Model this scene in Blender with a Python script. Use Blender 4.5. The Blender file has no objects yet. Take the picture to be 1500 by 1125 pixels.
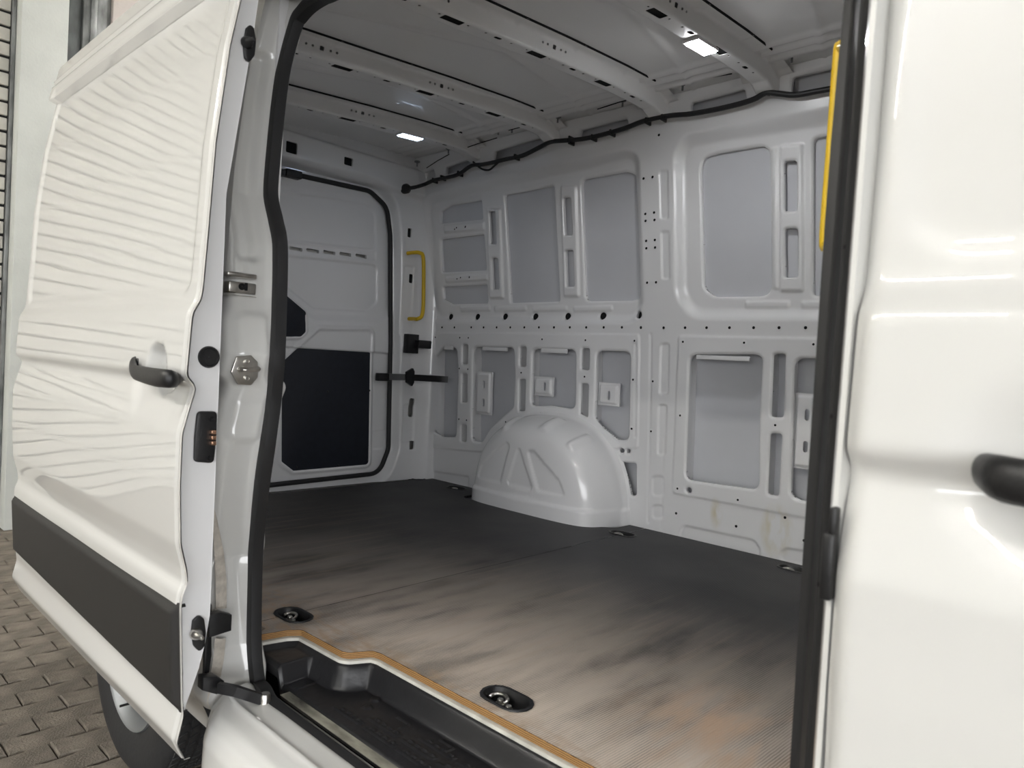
import bpy, bmesh, math, random
import numpy as np
from mathutils import Matrix, Vector
random.seed(4)
sc = bpy.context.scene
COL = sc.collection

# ------------------------------------------------------------------ camera
FPX = 1034.05
ROT = np.array([[0.7272463, 0.0611548, -0.68364677],
                [0.68405483, 0.01727767, 0.72922594],
                [0.05640749, -0.99797874, -0.02926811]])
CZ = 1.335                      # eye height above the yard
cam = bpy.data.objects.new('camera', bpy.data.cameras.new('camera'))
COL.objects.link(cam)
M = Matrix.Identity(4)
for i in range(3):
    M[i][0] = ROT[i][0]; M[i][1] = -ROT[i][1]; M[i][2] = -ROT[i][2]
M[2][3] = CZ
cam.matrix_world = M
cam.data.sensor_width = 36; cam.data.lens = FPX / 1500 * 36
cam.data.clip_start = 0.02
cam.data.dof.use_dof = True; cam.data.dof.focus_distance = 3.0; cam.data.dof.aperture_fstop = 8
sc.camera = cam
sc.view_settings.view_transform = 'Standard'; sc.view_settings.look = 'None'
sc.view_settings.gamma = 1.0; sc.view_settings.use_curve_mapping = False
sc.view_settings.exposure = 0.24
w = bpy.data.worlds.new('world'); sc.world = w; w.use_nodes = True
w.node_tree.nodes['Background'].inputs[0].default_value = (0.97, 0.98, 1.0, 1)     # overcast daylight, enters by a gate and window added to light the van
w.node_tree.nodes['Background'].inputs[1].default_value = 6.3
for nm, sx, sy, loc, rot in (('added_gate_portal', 5.9, 3.0, (3.45, -6.3, 1.5), (math.radians(90), 0, 0)), ('added_window_portal', 5.5, 3.0, (6.9, -2.75, 1.9), (0, math.radians(90), 0))):
    pl = bpy.data.lights.new(nm, 'AREA'); pl.shape = 'RECTANGLE'; pl.size = sx; pl.size_y = sy; pl.cycles.is_portal = True
    if nm == 'added_window_portal': pl.size, pl.size_y = 3.0, 5.5
    po = bpy.data.objects.new(nm, pl); COL.objects.link(po); po.location = loc; po.rotation_euler = rot
TUBE_POWER = 110.0               # emission of the hall's ceiling tubes
LED_POWER = 13.0                # emission of the roof lamps in the van

# measuring: a photo pixel to a point on a known surface of the van
def ray(px, py): return ROT @ np.array([px - 750.0, py - 562.5, FPX])
def atx(p, x):
    d = ray(*p); q = d * (x / d[0]); return float(q[1]), float(q[2] + CZ)
def aty(p, y):
    d = ray(*p); q = d * (y / d[1]); return float(q[0]), float(q[2] + CZ)
def atz(p, z):
    d = ray(*p); q = d * ((z - CZ) / d[2]); return float(q[0]), float(q[1])

# ------------------------------------------------------------------ materials
def mat(name, col, rough=0.5, metal=0.0, coat=0.0, noise=0.0, nscale=8.0, bump=0.0, bscale=60.0, spec=0.5, emit=None, stretch=(1, 1, 1)):
    m = bpy.data.materials.new(name); m.use_nodes = True
    nt = m.node_tree; b = nt.nodes['Principled BSDF']
    b.inputs['Base Color'].default_value = (*col, 1); b.inputs['Roughness'].default_value = rough
    b.inputs['Metallic'].default_value = metal; b.inputs['Coat Weight'].default_value = coat
    b.inputs['Coat Roughness'].default_value = 0.06; b.inputs['Specular IOR Level'].default_value = spec
    if emit: b.inputs['Emission Color'].default_value = (*emit[:3], 1); b.inputs['Emission Strength'].default_value = emit[3]
    if noise or bump:
        tc = nt.nodes.new('ShaderNodeTexCoord'); mp = nt.nodes.new('ShaderNodeMapping')
        mp.inputs['Scale'].default_value = stretch
        nt.links.new(tc.outputs['Object'], mp.inputs['Vector'])
    if noise:
        n = nt.nodes.new('ShaderNodeTexNoise'); n.inputs['Scale'].default_value = nscale; n.inputs['Detail'].default_value = 6
        r = nt.nodes.new('ShaderNodeValToRGB')
        r.color_ramp.elements[0].position = .3; r.color_ramp.elements[1].position = .7
        r.color_ramp.elements[0].color = (*[c * (1 - noise) for c in col], 1)
        r.color_ramp.elements[1].color = (*[min(1, c * (1 + noise * .5)) for c in col], 1)
        nt.links.new(mp.outputs[0], n.inputs['Vector']); nt.links.new(n.outputs['Fac'], r.inputs[0]); nt.links.new(r.outputs[0], b.inputs['Base Color'])
    if bump:
        n2 = nt.nodes.new('ShaderNodeTexNoise'); n2.inputs['Scale'].default_value = bscale; n2.inputs['Detail'].default_value = 3
        bp = nt.nodes.new('ShaderNodeBump'); bp.inputs['Strength'].default_value = bump; bp.inputs['Distance'].default_value = 0.01
        nt.links.new(mp.outputs[0], n2.inputs['Vector']); nt.links.new(n2.outputs['Fac'], bp.inputs['Height']); nt.links.new(bp.outputs[0], b.inputs['Normal'])
    return m
PAINT = mat('van_white_dimmed', (.70, .697, .675), .30, coat=1.0)  # body white toned down to offset the strong light on the doors
PAINT.node_tree.nodes['Principled BSDF'].inputs['Coat Roughness'].default_value = .008; PAINT.node_tree.nodes['Principled BSDF'].inputs['Coat IOR'].default_value = 1.55
PAINT_IN = mat('inner_paint_lifted', (.85, .85, .855), .3, coat=.8)  # same body paint, lightened indoors to make up for weak light
SKIN_IN = mat('outer_skin_inside', (.64, .65, .68), .5, noise=.05, nscale=3)
ROOFM = mat('roof_paint', (.85, .845, .84), .28, coat=.3, bump=.05, bscale=4)
DARK = mat('navy_hardboard', (.012, .015, .024), .6, noise=.2, nscale=30, bump=.1, bscale=300)
RUBBER = mat('black_rubber', (.018, .018, .019), .5)
PLAST = mat('black_plastic', (.011, .011, .012), .40, bump=.06, bscale=250)
TRAYM = mat('tray_plastic', (.016, .016, .018), .36, bump=.12, bscale=40, noise=.25, nscale=9)
CLADM = mat('grey_cladding', (.020, .019, .0185), .55, bump=.15, bscale=500)
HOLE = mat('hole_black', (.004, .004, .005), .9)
STEEL = mat('bright_steel', (.62, .6, .56), .28, metal=1, noise=.25, nscale=30)
GALV = mat('galvanised_steel', (.30, .31, .31), .5, metal=.55, noise=.6, nscale=14, bump=.1, bscale=40, stretch=(1, 1, .35))
DGALV = mat('dark_galvanised', (.14, .15, .15), .5, metal=.4, noise=.5, nscale=10, stretch=(1, 1, .4))
COPPER = mat('copper_contact', (.7, .42, .28), .3, metal=1)
YELLOW = mat('yellow_paint', (.78, .52, .015), .4)
TYRE = mat('tyre_rubber', (.02, .02, .021), .7, bump=.1, bscale=80)
RIM = mat('silver_rim', (.26, .27, .28), .45, metal=.7)
SEALER = mat('seam_sealer', (.62, .57, .50), .6, bump=.5, bscale=70, noise=.25, nscale=40)
WALLW = mat('white_hall_paint', (.66, .68, .65), .6, bump=.25, bscale=60, noise=.06, nscale=5)
WALLP = mat('pinkish_hall_paint', (.62, .56, .53), .6, bump=.1, bscale=40, noise=.08, nscale=6)
SLAT = mat('white_slat', (.68, .66, .60), .5, noise=.2, nscale=6, bump=.1, bscale=30)
JOINT = mat('dark_joint', (.02, .02, .02), .8)
HALLC = mat('hall_ceiling', (.55, .55, .53), .8)
LED = mat('led_lens', (1, 1, 1), .3, emit=(.62, .78, 1.0, LED_POWER * .75))
LED2 = mat('led_lens_bright', (1, 1, 1), .3, emit=(.97, .98, 1.0, LED_POWER * 11.5))
TUBE = mat('tube_lens', (1, 1, 1), .3, emit=(1.0, .965, .91, TUBE_POWER))
PAVER = mat('concrete_paver', (.23, .20, .165), .85, noise=.45, nscale=9, bump=.6, bscale=130)
SAND = mat('paver_joint_sand', (.06, .05, .04), .95, noise=.3, nscale=30)
RIMWHITE = mat('lip_paint', (.62, .61, .55), .45, noise=.25, nscale=20)
DIRTY = mat('worn_sill', (.34, .33, .27), .7, noise=.99, nscale=22, stretch=(.4, 1, 1))

def links(m): return m.node_tree.nodes, m.node_tree.links, m.node_tree.nodes['Principled BSDF']
def make_floor_mat():
    m = mat('worn_film_plywood', (.06, .055, .052), .55)
    N, L, b = links(m)
    tc = N.new('ShaderNodeTexCoord')
    def noise(scale, stretch, rot=0, det=6, lo=.4, hi=.6):
        mp = N.new('ShaderNodeMapping'); mp.inputs['Scale'].default_value = stretch; mp.inputs['Rotation'].default_value = (0, 0, rot)
        n = N.new('ShaderNodeTexNoise'); n.inputs['Scale'].default_value = scale; n.inputs['Detail'].default_value = det
        r = N.new('ShaderNodeMapRange'); r.inputs[1].default_value = lo; r.inputs[2].default_value = hi
        L.new(tc.outputs['Object'], mp.inputs[0]); L.new(mp.outputs[0], n.inputs[0]); L.new(n.outputs[0], r.inputs[0])
        return r.outputs[0]
    def math_(op, a, bb):
        n = N.new('ShaderNodeMath'); n.operation = op; n.use_clamp = True
        for i, v in enumerate((a, bb)):
            if isinstance(v, (int, float)): n.inputs[i].default_value = v
            else: L.new(v, n.inputs[i])
        return n.outputs[0]
    def mix(f, a, c):
        n = N.new('ShaderNodeMix'); n.data_type = 'RGBA'
        L.new(f, n.inputs[0])
        for i, v in ((6, a), (7, c)):
            if isinstance(v, tuple): n.inputs[i].default_value = (*v, 1)
            else: L.new(v, n.inputs[i])
        return n.outputs[2]
    sep = N.new('ShaderNodeSeparateXYZ'); L.new(tc.outputs['Object'], sep.inputs[0])
    # scuffing from loading grows towards the doorway (y small), doorway light painted in
    g = N.new('ShaderNodeMapRange'); L.new(sep.outputs[1], g.inputs[0])
    g.inputs[1].default_value = 2.15; g.inputs[2].default_value = 1.12
    cloud = noise(2.2, (1, 1, 1), 0, 5, .35, .68)
    streak = noise(2.6, (4.5, 1.2, 1), .12, 9, .34, .70)
    streak2 = noise(4.0, (14, .7, 1), -.05, 7, .52, .72)
    rw = N.new('ShaderNodeTexWave'); rw.bands_direction = 'X'; rw.inputs['Scale'].default_value = 55; rw.inputs['Distortion'].default_value = 1.2; rw.inputs['Detail'].default_value = 3
    rmp = N.new('ShaderNodeMapping'); rmp.inputs['Rotation'].default_value = (0, 0, .05); L.new(tc.outputs['Object'], rmp.inputs[0]); L.new(rmp.outputs[0], rw.inputs[0])
    ribs = math_('MULTIPLY', rw.outputs[1], 1.0)
    grain = noise(260, (1, 1, 1), 0, 2, .35, .68)
    gx = N.new('ShaderNodeMapRange'); L.new(sep.outputs[0], gx.inputs[0]); gx.inputs[1].default_value = -2.5; gx.inputs[2].default_value = -1.3; gx.inputs[3].default_value = .18
    wear_light = math_('MULTIPLY', math_('MULTIPLY', math_('POWER', g.outputs[0], 1.7), gx.outputs[0]), math_('ADD', math_('MULTIPLY', streak, .85), math_('ADD', math_('MULTIPLY', cloud, .40), math_('MULTIPLY', ribs, .60))))
    base = mix(cloud, (.014, .014, .016), (.055, .052, .051))
    c1 = mix(wear_light, base, (.80, .69, .59))
    c2 = mix(math_('MULTIPLY', streak2, math_('MULTIPLY', g.outputs[0], .30)), c1, (.46, .35, .25))
    # a bare orange patch of wood near the front of the doorway
    d = N.new('ShaderNodeVectorMath'); d.operation = 'DISTANCE'; L.new(tc.outputs['Object'], d.inputs[0]); d.inputs[1].default_value = (-.62, 1.32, .62)
    pr = N.new('ShaderNodeMapRange'); L.new(d.outputs[1], pr.inputs[0]); pr.inputs[1].default_value = .26; pr.inputs[2].default_value = .06
    patch = math_('MULTIPLY', pr.outputs[0], noise(6, (4, 1, 1), .15, 6, .40, .62))
    c3 = mix(math_('MULTIPLY', patch, .8), c2, (.62, .43, .29))
    # frayed tan fringe along the cut edge
    e = N.new('ShaderNodeMapRange'); L.new(sep.outputs[1], e.inputs[0]); e.inputs[1].default_value = 1.10; e.inputs[2].default_value = 1.03
    c4 = mix(math_('MULTIPLY', e.outputs[0], math_('MULTIPLY', noise(22, (1, 2, 1), 0, 6, .45, .65), .6)), c3, (.50, .33, .19))
    L.new(c4, b.inputs['Base Color'])
    wv = N.new('ShaderNodeTexWave'); wv.bands_direction = 'X'; wv.inputs['Scale'].default_value = 55; wv.inputs['Distortion'].default_value = .3
    mp = N.new('ShaderNodeMapping'); mp.inputs['Rotation'].default_value = (0, 0, .05)
    L.new(tc.outputs['Object'], mp.inputs[0]); L.new(mp.outputs[0], wv.inputs[0])
    bp = N.new('ShaderNodeBump'); bp.inputs['Strength'].default_value = .35; bp.inputs['Distance'].default_value = .002
    L.new(wv.outputs[1], bp.inputs['Height']); L.new(bp.outputs[0], b.inputs['Normal'])
    return m
FLOORM = make_floor_mat()
def make_edge_mat():
    m = mat('plywood_edge', (.32, .17, .06), .7)
    N, L, b = links(m)
    tc = N.new('ShaderNodeTexCoord'); wv = N.new('ShaderNodeTexWave'); wv.bands_direction = 'Z'
    wv.inputs['Scale'].default_value = 80; wv.inputs['Distortion'].default_value = 1.5
    r = N.new('ShaderNodeValToRGB'); r.color_ramp.elements[0].color = (.10, .045, .015, 1); r.color_ramp.elements[1].color = (.50, .28, .10, 1)
    L.new(tc.outputs['Object'], wv.inputs[0]); L.new(wv.outputs[0], r.inputs[0]); L.new(r.outputs[0], b.inputs['Base Color'])
    return m
EDGEM = make_edge_mat()
def make_wall_mat():
    """inner wall paint with two yellowish run marks of old glue below the front bay"""
    m = mat('wall_paint_lifted', (.85, .85, .855), .3, coat=.8)  # again the body paint, lightened to brighten the bay
    N, L, b = links(m)
    tc = N.new('ShaderNodeTexCoord'); col = None
    n = N.new('ShaderNodeTexNoise'); n.inputs['Scale'].default_value = 22; n.inputs['Detail'].default_value = 6
    mp0 = N.new('ShaderNodeMapping'); mp0.inputs['Scale'].default_value = (1, 1, .4)
    L.new(tc.outputs['Object'], mp0.inputs[0]); L.new(mp0.outputs[0], n.inputs[0])
    nr = N.new('ShaderNodeMapRange'); L.new(n.outputs[0], nr.inputs[0]); nr.inputs[1].default_value = .38; nr.inputs[2].default_value = .62
    prev = (.85, .85, .855, 1)
    for (px, py, sx, sz, amt) in ((1049, 752, .035, .075, .55), (1137, 778, .075, .12, .75)):
        X, Z = onwall((px, py))
        mp = N.new('ShaderNodeMapping'); mp.vector_type = 'POINT'
        mp.inputs['Location'].default_value = (-X / sx, 0, -Z / sz); mp.inputs['Scale'].default_value = (1 / sx, 0, 1 / sz)
        ln = N.new('ShaderNodeVectorMath'); ln.operation = 'LENGTH'
        L.new(tc.outputs['Object'], mp.inputs[0]); L.new(mp.outputs[0], ln.inputs[0])
        r = N.new('ShaderNodeMapRange'); L.new(ln.outputs[1], r.inputs[0]); r.inputs[1].default_value = 1.0; r.inputs[2].default_value = .1; r.inputs[4].default_value = amt
        mu = N.new('ShaderNodeMath'); mu.operation = 'MULTIPLY'; L.new(r.outputs[0], mu.inputs[0]); L.new(nr.outputs[0], mu.inputs[1])
        mx = N.new('ShaderNodeMix'); mx.data_type = 'RGBA'; L.new(mu.outputs[0], mx.inputs[0])
        if isinstance(prev, tuple): mx.inputs[6].default_value = prev
        else: L.new(prev, mx.inputs[6])
        mx.inputs[7].default_value = (.56, .46, .17, 1); prev = mx.outputs[2]
    L.new(prev, b.inputs['Base Color'])
    return m

# ------------------------------------------------------------------ mesh helpers
def link(o, parent=None):
    COL.objects.link(o)
    if parent is not None: o.parent = parent
    return o
def mesh(name, verts, faces, material, parent=None, smooth=True, sharp=None):
    me = bpy.data.meshes.new(name); me.from_pydata([tuple(map(float, v)) for v in verts], [], [tuple(map(int, f)) for f in faces]); me.update()
    if smooth: me.polygons.foreach_set('use_smooth', [True] * len(me.polygons))
    me.materials.append(material)
    if sharp is not None: me.set_sharp_from_angle(angle=math.radians(sharp))
    return link(bpy.data.objects.new(name, me), parent)
def from_bm(name, bm, material, parent=None, smooth=True, sharp=35):
    bmesh.ops.recalc_face_normals(bm, faces=bm.faces)
    me = bpy.data.meshes.new(name); bm.to_mesh(me); bm.free()
    if smooth:
        me.polygons.foreach_set('use_smooth', [True] * len(me.polygons)); me.set_sharp_from_angle(angle=math.radians(sharp))
    me.materials.append(material)
    return link(bpy.data.objects.new(name, me), parent)
def empty(name, loc, label=None, cat=None, group=None, kind=None):
    o = link(bpy.data.objects.new(name, None)); o.location = loc; o.empty_display_size = .05
    tag(o, label, cat, group, kind); bpy.context.view_layer.update()
    return o
def tag(o, label=None, cat=None, group=None, kind=None):
    if label: o['label'] = label
    if cat: o['category'] = cat
    if group: o['group'] = group
    if kind: o['kind'] = kind
    return o
def under(o, root):
    """parent keeping world placement (root is an unrotated Empty)"""
    o.parent = root; o.matrix_parent_inverse = Matrix.Translation(-Vector(root.location)); return o
def box(name, lo, hi, material, parent=None, bev=.003, seg=2):
    bm = bmesh.new(); bmesh.ops.create_cube(bm, size=1)
    for v in bm.verts: v.co = Vector([(lo[i] + hi[i]) / 2 + v.co[i] * (hi[i] - lo[i]) for i in range(3)])
    if bev: bmesh.ops.bevel(bm, geom=bm.edges[:], offset=min(bev, .45 * min(abs(hi[i] - lo[i]) for i in range(3))), segments=seg, affect='EDGES', profile=.5)
    return from_bm(name, bm, material, parent)
def roundpoly(pts, r, n=5):
    """replace each corner of a polygon by an arc of radius r"""
    out = []; N = len(pts)
    for i in range(N):
        p = np.array(pts[i], float); a = np.array(pts[i - 1], float) - p; b = np.array(pts[(i + 1) % N], float) - p
        la, lb = np.linalg.norm(a), np.linalg.norm(b); a /= la; b /= lb
        ang = math.acos(max(-1, min(1, float(a @ b)))); 
        if ang > 3.05: out.append(tuple(p)); continue
        t = min(r / math.tan(ang / 2), .48 * la, .48 * lb)
        p0 = p + a * t; p1 = p + b * t
        for k in range(n + 1):
            s = k / n; out.append(tuple((1 - s) ** 2 * p0 + 2 * s * (1 - s) * p + s * s * p1))
    return out
def prism(name, poly, fmap, ext, material, parent=None, bev=.0, seg=2):
    """2D outline mapped to 3D by fmap(a,b) and pushed along ext"""
    bm = bmesh.new(); ext = Vector(ext)
    vs = [bm.verts.new(fmap(*p)) for p in poly]; f = bm.faces.new(vs)
    r = bmesh.ops.extrude_face_region(bm, geom=[f])
    tv = [g for g in r['geom'] if isinstance(g, bmesh.types.BMVert)]
    for v in tv: v.co += ext
    if bev:
        es = [e for e in bm.edges if (e.verts[0] in tv) == (e.verts[1] in tv)]
        bmesh.ops.bevel(bm, geom=es, offset=bev, segments=seg, affect='EDGES', profile=.5)
    return from_bm(name, bm, material, parent)
def sweep(name, path, sect, material, parent=None, closed=False, up=(0, 0, 1), cap=True, sharp=40, scale=None):
    """sect: list of (a,b) offsets along side/up vectors of the path frame"""
    P = [np.array(p, float) for p in path]; n = len(P); m = len(sect); V = []; Fc = []
    up = np.array(up, float)
    for i in range(n):
        t = (P[(i + 1) % n] - P[i - 1]) if closed else (P[min(i + 1, n - 1)] - P[max(i - 1, 0)])
        t /= np.linalg.norm(t); s = np.cross(t, up); s /= (np.linalg.norm(s) + 1e-9); u = np.cross(s, t)
        k = 1 if scale is None else float(np.interp(i / (n - 1), np.linspace(0, 1, len(scale)), scale))
        for a, b in sect: V.append(P[i] + k * (s * a + u * b))
    for i in range(n if closed else n - 1):
        for j in range(m):
            a = i * m + j; b = i * m + (j + 1) % m; c = ((i + 1) % n) * m + (j + 1) % m; d = ((i + 1) % n) * m + j
            Fc.append((a, b, c, d))
    if cap and not closed: Fc.append(tuple(range(m))[::-1]); Fc.append(tuple(range((n - 1) * m, n * m)))
    return mesh(name, V, Fc, material, parent, True, sharp)
def circ(r, n=10, k=1.0): return [(r * math.cos(2 * math.pi * i / n), r * k * math.sin(2 * math.pi * i / n)) for i in range(n)]
def smoothpath(pts, n=6):
    P = [np.array(p, float) for p in pts]; out = []
    for i in range(len(P) - 1):
        p0 = P[max(i - 1, 0)]; p1 = P[i]; p2 = P[i + 1]; p3 = P[min(i + 2, len(P) - 1)]
        for k in range(n):
            t = k / n
            out.append(.5 * ((2 * p1) + (p2 - p0) * t + (2 * p0 - 5 * p1 + 4 * p2 - p3) * t * t + (3 * p1 - p0 - 3 * p2 + p3) * t ** 3))
    out.append(P[-1]); return out
def lathe(name, prof, axis, c, material, parent=None, n=40, a0=0, a1=2 * math.pi, sharp=40):
    """prof: (radius, along-axis); axis 'x','y','z'"""
    V = []; Fc = []; m = len(prof); full = abs(a1 - a0 - 2 * math.pi) < 1e-6
    for i in range(n if full else n + 1):
        a = a0 + (a1 - a0) * i / n; ca, sa = math.cos(a), math.sin(a)
        for r, h in prof:
            q = {'y': (r * ca, h, r * sa), 'x': (h, r * ca, r * sa), 'z': (r * ca, r * sa, h)}[axis]
            V.append((c[0] + q[0], c[1] + q[1], c[2] + q[2]))
    for i in range(n):
        for j in range(m - 1):
            a = i * m + j; b = ((i + 1) % n if full else i + 1) * m + j; Fc.append((a, b, b + 1, a + 1))
    return mesh(name, V, Fc, material, parent, True, sharp)

# signed distances on numpy arrays (negative inside)
BIG = 9.0
def sd_poly(poly):
    P = np.array(poly, float); lo = P.min(0) - .06; hi = P.max(0) + .06
    def f(u, v):
        out = np.full(u.shape, BIG); mk = (u > lo[0]) & (u < hi[0]) & (v > lo[1]) & (v < hi[1])
        if not mk.any(): return out
        x = u[mk]; y = v[mk]; d = np.full(x.shape, 1e9); ins = np.zeros(x.shape, bool)
        for i in range(len(P)):
            ax, ay = P[i]; bx, by = P[(i + 1) % len(P)]; ex, ey = bx - ax, by - ay; L2 = ex * ex + ey * ey
            if L2 < 1e-12: continue
            t = np.clip(((x - ax) * ex + (y - ay) * ey) / L2, 0, 1)
            d = np.minimum(d, (x - ax - t * ex) ** 2 + (y - ay - t * ey) ** 2)
            c = ((ay > y) != (by > y)) & (x < (bx - ax) * (y - ay) / (by - ay + 1e-15) + ax); ins ^= c
        d = np.sqrt(d); d[ins] *= -1; out[mk] = d; return out
    return f
def sd_rect(cx, cy, hw, hh, r):
    r = min(r, hw, hh)
    def f(u, v):
        qx = np.abs(u - cx) - hw + r; qy = np.abs(v - cy) - hh + r
        return np.hypot(np.maximum(qx, 0), np.maximum(qy, 0)) + np.minimum(np.maximum(qx, qy), 0) - r
    return f
def sd_circ(cx, cy, r): return lambda u, v: np.hypot(u - cx, v - cy) - r
def union(fs):
    def f(u, v):
        o = np.full(u.shape, BIG)
        for g in fs: o = np.minimum(o, g(u, v))
        return o
    return f
def em(sd, w):                 # 1 inside, 0 outside, soft over w
    t = np.clip(.5 - sd / w, 0, 1); return t * t * (3 - 2 * t)
def hump(x, c, w):             # soft ridge
    t = np.clip(1 - np.abs(x - c) / w, 0, 1); return t * t * (3 - 2 * t)

def sheet(name, ur, vr, res, surf, material, parent=None, cut=None, keep=None, lip=None, lip_n=1, border_lip=False):
    """pressed sheet metal: grid over (u,v); cut = sd of openings (removed), keep = sd of outline (kept inside); lip = folded edge vector"""
    nu = max(2, int(round((ur[1] - ur[0]) / res)) + 1); nv = max(2, int(round((vr[1] - vr[0]) / res)) + 1)
    us = np.linspace(*ur, nu); vs = np.linspace(*vr, nv); U, V = np.meshgrid(us, vs, indexing='ij')
    def sd(u, v):
        o = np.full(u.shape, -BIG)
        if keep is not None: o = np.maximum(o, keep(u, v))
        if cut is not None: o = np.maximum(o, -cut(u, v))
        return o
    cu = (U[:-1, :-1] + U[1:, 1:]) / 2; cv = (V[:-1, :-1] + V[1:, 1:]) / 2
    K = sd(cu, cv) < 0
    pad = np.zeros((nu + 1, nv + 1), int); pad[1:-1, 1:-1] = K
    cnt = pad[:-1, :-1] + pad[1:, :-1] + pad[:-1, 1:] + pad[1:, 1:]
    full = np.full((nu, nv), 4); full[[0, -1], :] -= 2; full[:, [0, -1]] -= 2; full[0, 0] = full[0, -1] = full[-1, 0] = full[-1, -1] = 1
    B = (cnt > 0) & (cnt < full)
    u = U[B].copy(); v = V[B].copy(); h = (us[1] - us[0]); hv = vs[1] - vs[0]; e = 1e-4
    for _ in range(3):
        s = sd(u, v); gu = (sd(u + e, v) - sd(u - e, v)) / (2 * e); gv = (sd(u, v + e) - sd(u, v - e)) / (2 * e)
        g2 = gu * gu + gv * gv + 1e-6; ok = np.abs(s) < 1.2 * max(h, hv)
        u = np.where(ok, u - np.clip(s * gu / g2, -h, h), u); v = np.where(ok, v - np.clip(s * gv / g2, -hv, hv), v)
    U[B] = u; V[B] = v
    X, Y, Z = surf(U, V)
    used = cnt > 0; idx = np.full((nu, nv), -1); idx[used] = np.arange(used.sum())
    verts = np.stack([X[used], Y[used], Z[used]], 1)
    I, J = np.nonzero(K)
    faces = np.stack([idx[I, J], idx[I + 1, J], idx[I + 1, J + 1], idx[I, J + 1]], 1)
    if lip is not None:
        E1 = []
        a = K[:-1, :] != K[1:, :]; i, j = np.nonzero(a); E1.append(np.stack([idx[i + 1, j], idx[i + 1, j + 1]], 1))
        a = K[:, :-1] != K[:, 1:]; i, j = np.nonzero(a); E1.append(np.stack([idx[i, j + 1], idx[i + 1, j + 1]], 1))
        if border_lip:
            for i in (0, nu - 2):
                j = np.nonzero(K[i, :])[0]; ii = 0 if i == 0 else nu - 1; E1.append(np.stack([idx[ii, j], idx[ii, j + 1]], 1))
            for j in (0, nv - 2):
                i = np.nonzero(K[:, j])[0]; jj = 0 if j == 0 else nv - 1; E1.append(np.stack([idx[i, jj], idx[i + 1, jj]], 1))
        Eg = np.concatenate(E1)
        if len(Eg):
            uq, inv = np.unique(Eg, return_inverse=True); inv = inv.reshape(Eg.shape)
            n0 = len(verts); k = len(uq); off = np.array(lip, float)
            verts = np.concatenate([verts, verts[uq], verts[uq] + off])
            faces = np.concatenate([faces, np.stack([n0 + inv[:, 0], n0 + inv[:, 1], n0 + k + inv[:, 1], n0 + k + inv[:, 0]], 1)])
    me = bpy.data.meshes.new(name)
    me.vertices.add(len(verts)); me.vertices.foreach_set('co', verts.astype(np.float32).ravel())
    me.loops.add(faces.size); me.loops.foreach_set('vertex_index', faces.astype(np.int32).ravel())
    me.polygons.add(len(faces)); me.polygons.foreach_set('loop_start', (np.arange(len(faces)) * 4).astype(np.int32))
    me.polygons.foreach_set('use_smooth', np.ones(len(faces), bool))
    me.update(calc_edges=True); me.validate()
    me.materials.append(material)
    return link(bpy.data.objects.new(name, me), parent)

# ------------------------------------------------------------------ shared surfaces of the van
FZ = 0.62                                    # top of the load floor
def softmin0(t, k=.05): return .5 * (t + np.sqrt(t * t + k * k))
def yw(z):                                   # inner face of the far side wall
    zz = np.asarray(z, float) - FZ
    return 2.77 - .035 * np.clip(zz, -.2, 3) / .85 - .115 * softmin0(zz - .86, .06) - .30 * softmin0(zz - 1.755, .01)
def onwall(p, f=None):
    f = f or yw; z = 1.3
    for _ in range(12): x, z = aty(p, float(f(z)))
    return x, z
def Wz(pts, org, s): return [onwall((org[0] + a / s, org[1] + b / s)) for a, b in pts]
_pz = np.array([.40, .47, .520, .575, .60, .80, .825, .848, .875, .93, 1.05, 1.155, 1.21, 1.246, 1.256, 1.272, 1.39, 1.402, 1.428, 1.45, 1.55, 1.75, 1.95, 2.12, 2.30])
_py = np.array([.640, .617, .594, .606, .603, .592, .594, .603, .600, .586, .580, .580, .593, .603, .600, .584, .590, .592, .606, .609, .614, .622, .642, .672, .705])
_gz = np.linspace(.38, 2.32, 971); _gy = np.interp(_gz, _pz, _py)
_k = np.exp(-.5 * (np.arange(-8, 9) / 2.2) ** 2); _k /= _k.sum(); _gy = np.convolve(np.pad(_gy, 8, 'edge'), _k, 'valid')
def ydoor(z): return np.interp(z, _gz, _gy)  # outer face of the open sliding door
def yskin(z): return ydoor(z) + .115         # outer face of the near body side
def zbow(y):                                 # underside of the roof bows
    return np.interp(y, [.9, 1.2, 1.5, 1.85, 2.2, 2.40, 2.49, 2.55, 2.62], [2.295, 2.333, 2.358, 2.388, 2.412, 2.420, 2.418, 2.398, 2.385])
WALLM = make_wall_mat()

# ------------------------------------------------------------------ far side wall of the cargo bay
A = (600, 180); AS = 3.75; Bq = (560, 350); BS = 3.75; Cq = (920, 180); CS = 3.515; D7 = (900, 420); DS = 4.3265; E5 = (900, 640); ES = 4.1667
cuts = []; deep = []
def cutp(pts, org, s, r=.018, dp=False):
    f = sd_poly(roundpoly(Wz(pts, org, s), r)); cuts.append(f)
    if dp: deep.append(f)
    return f
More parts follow.
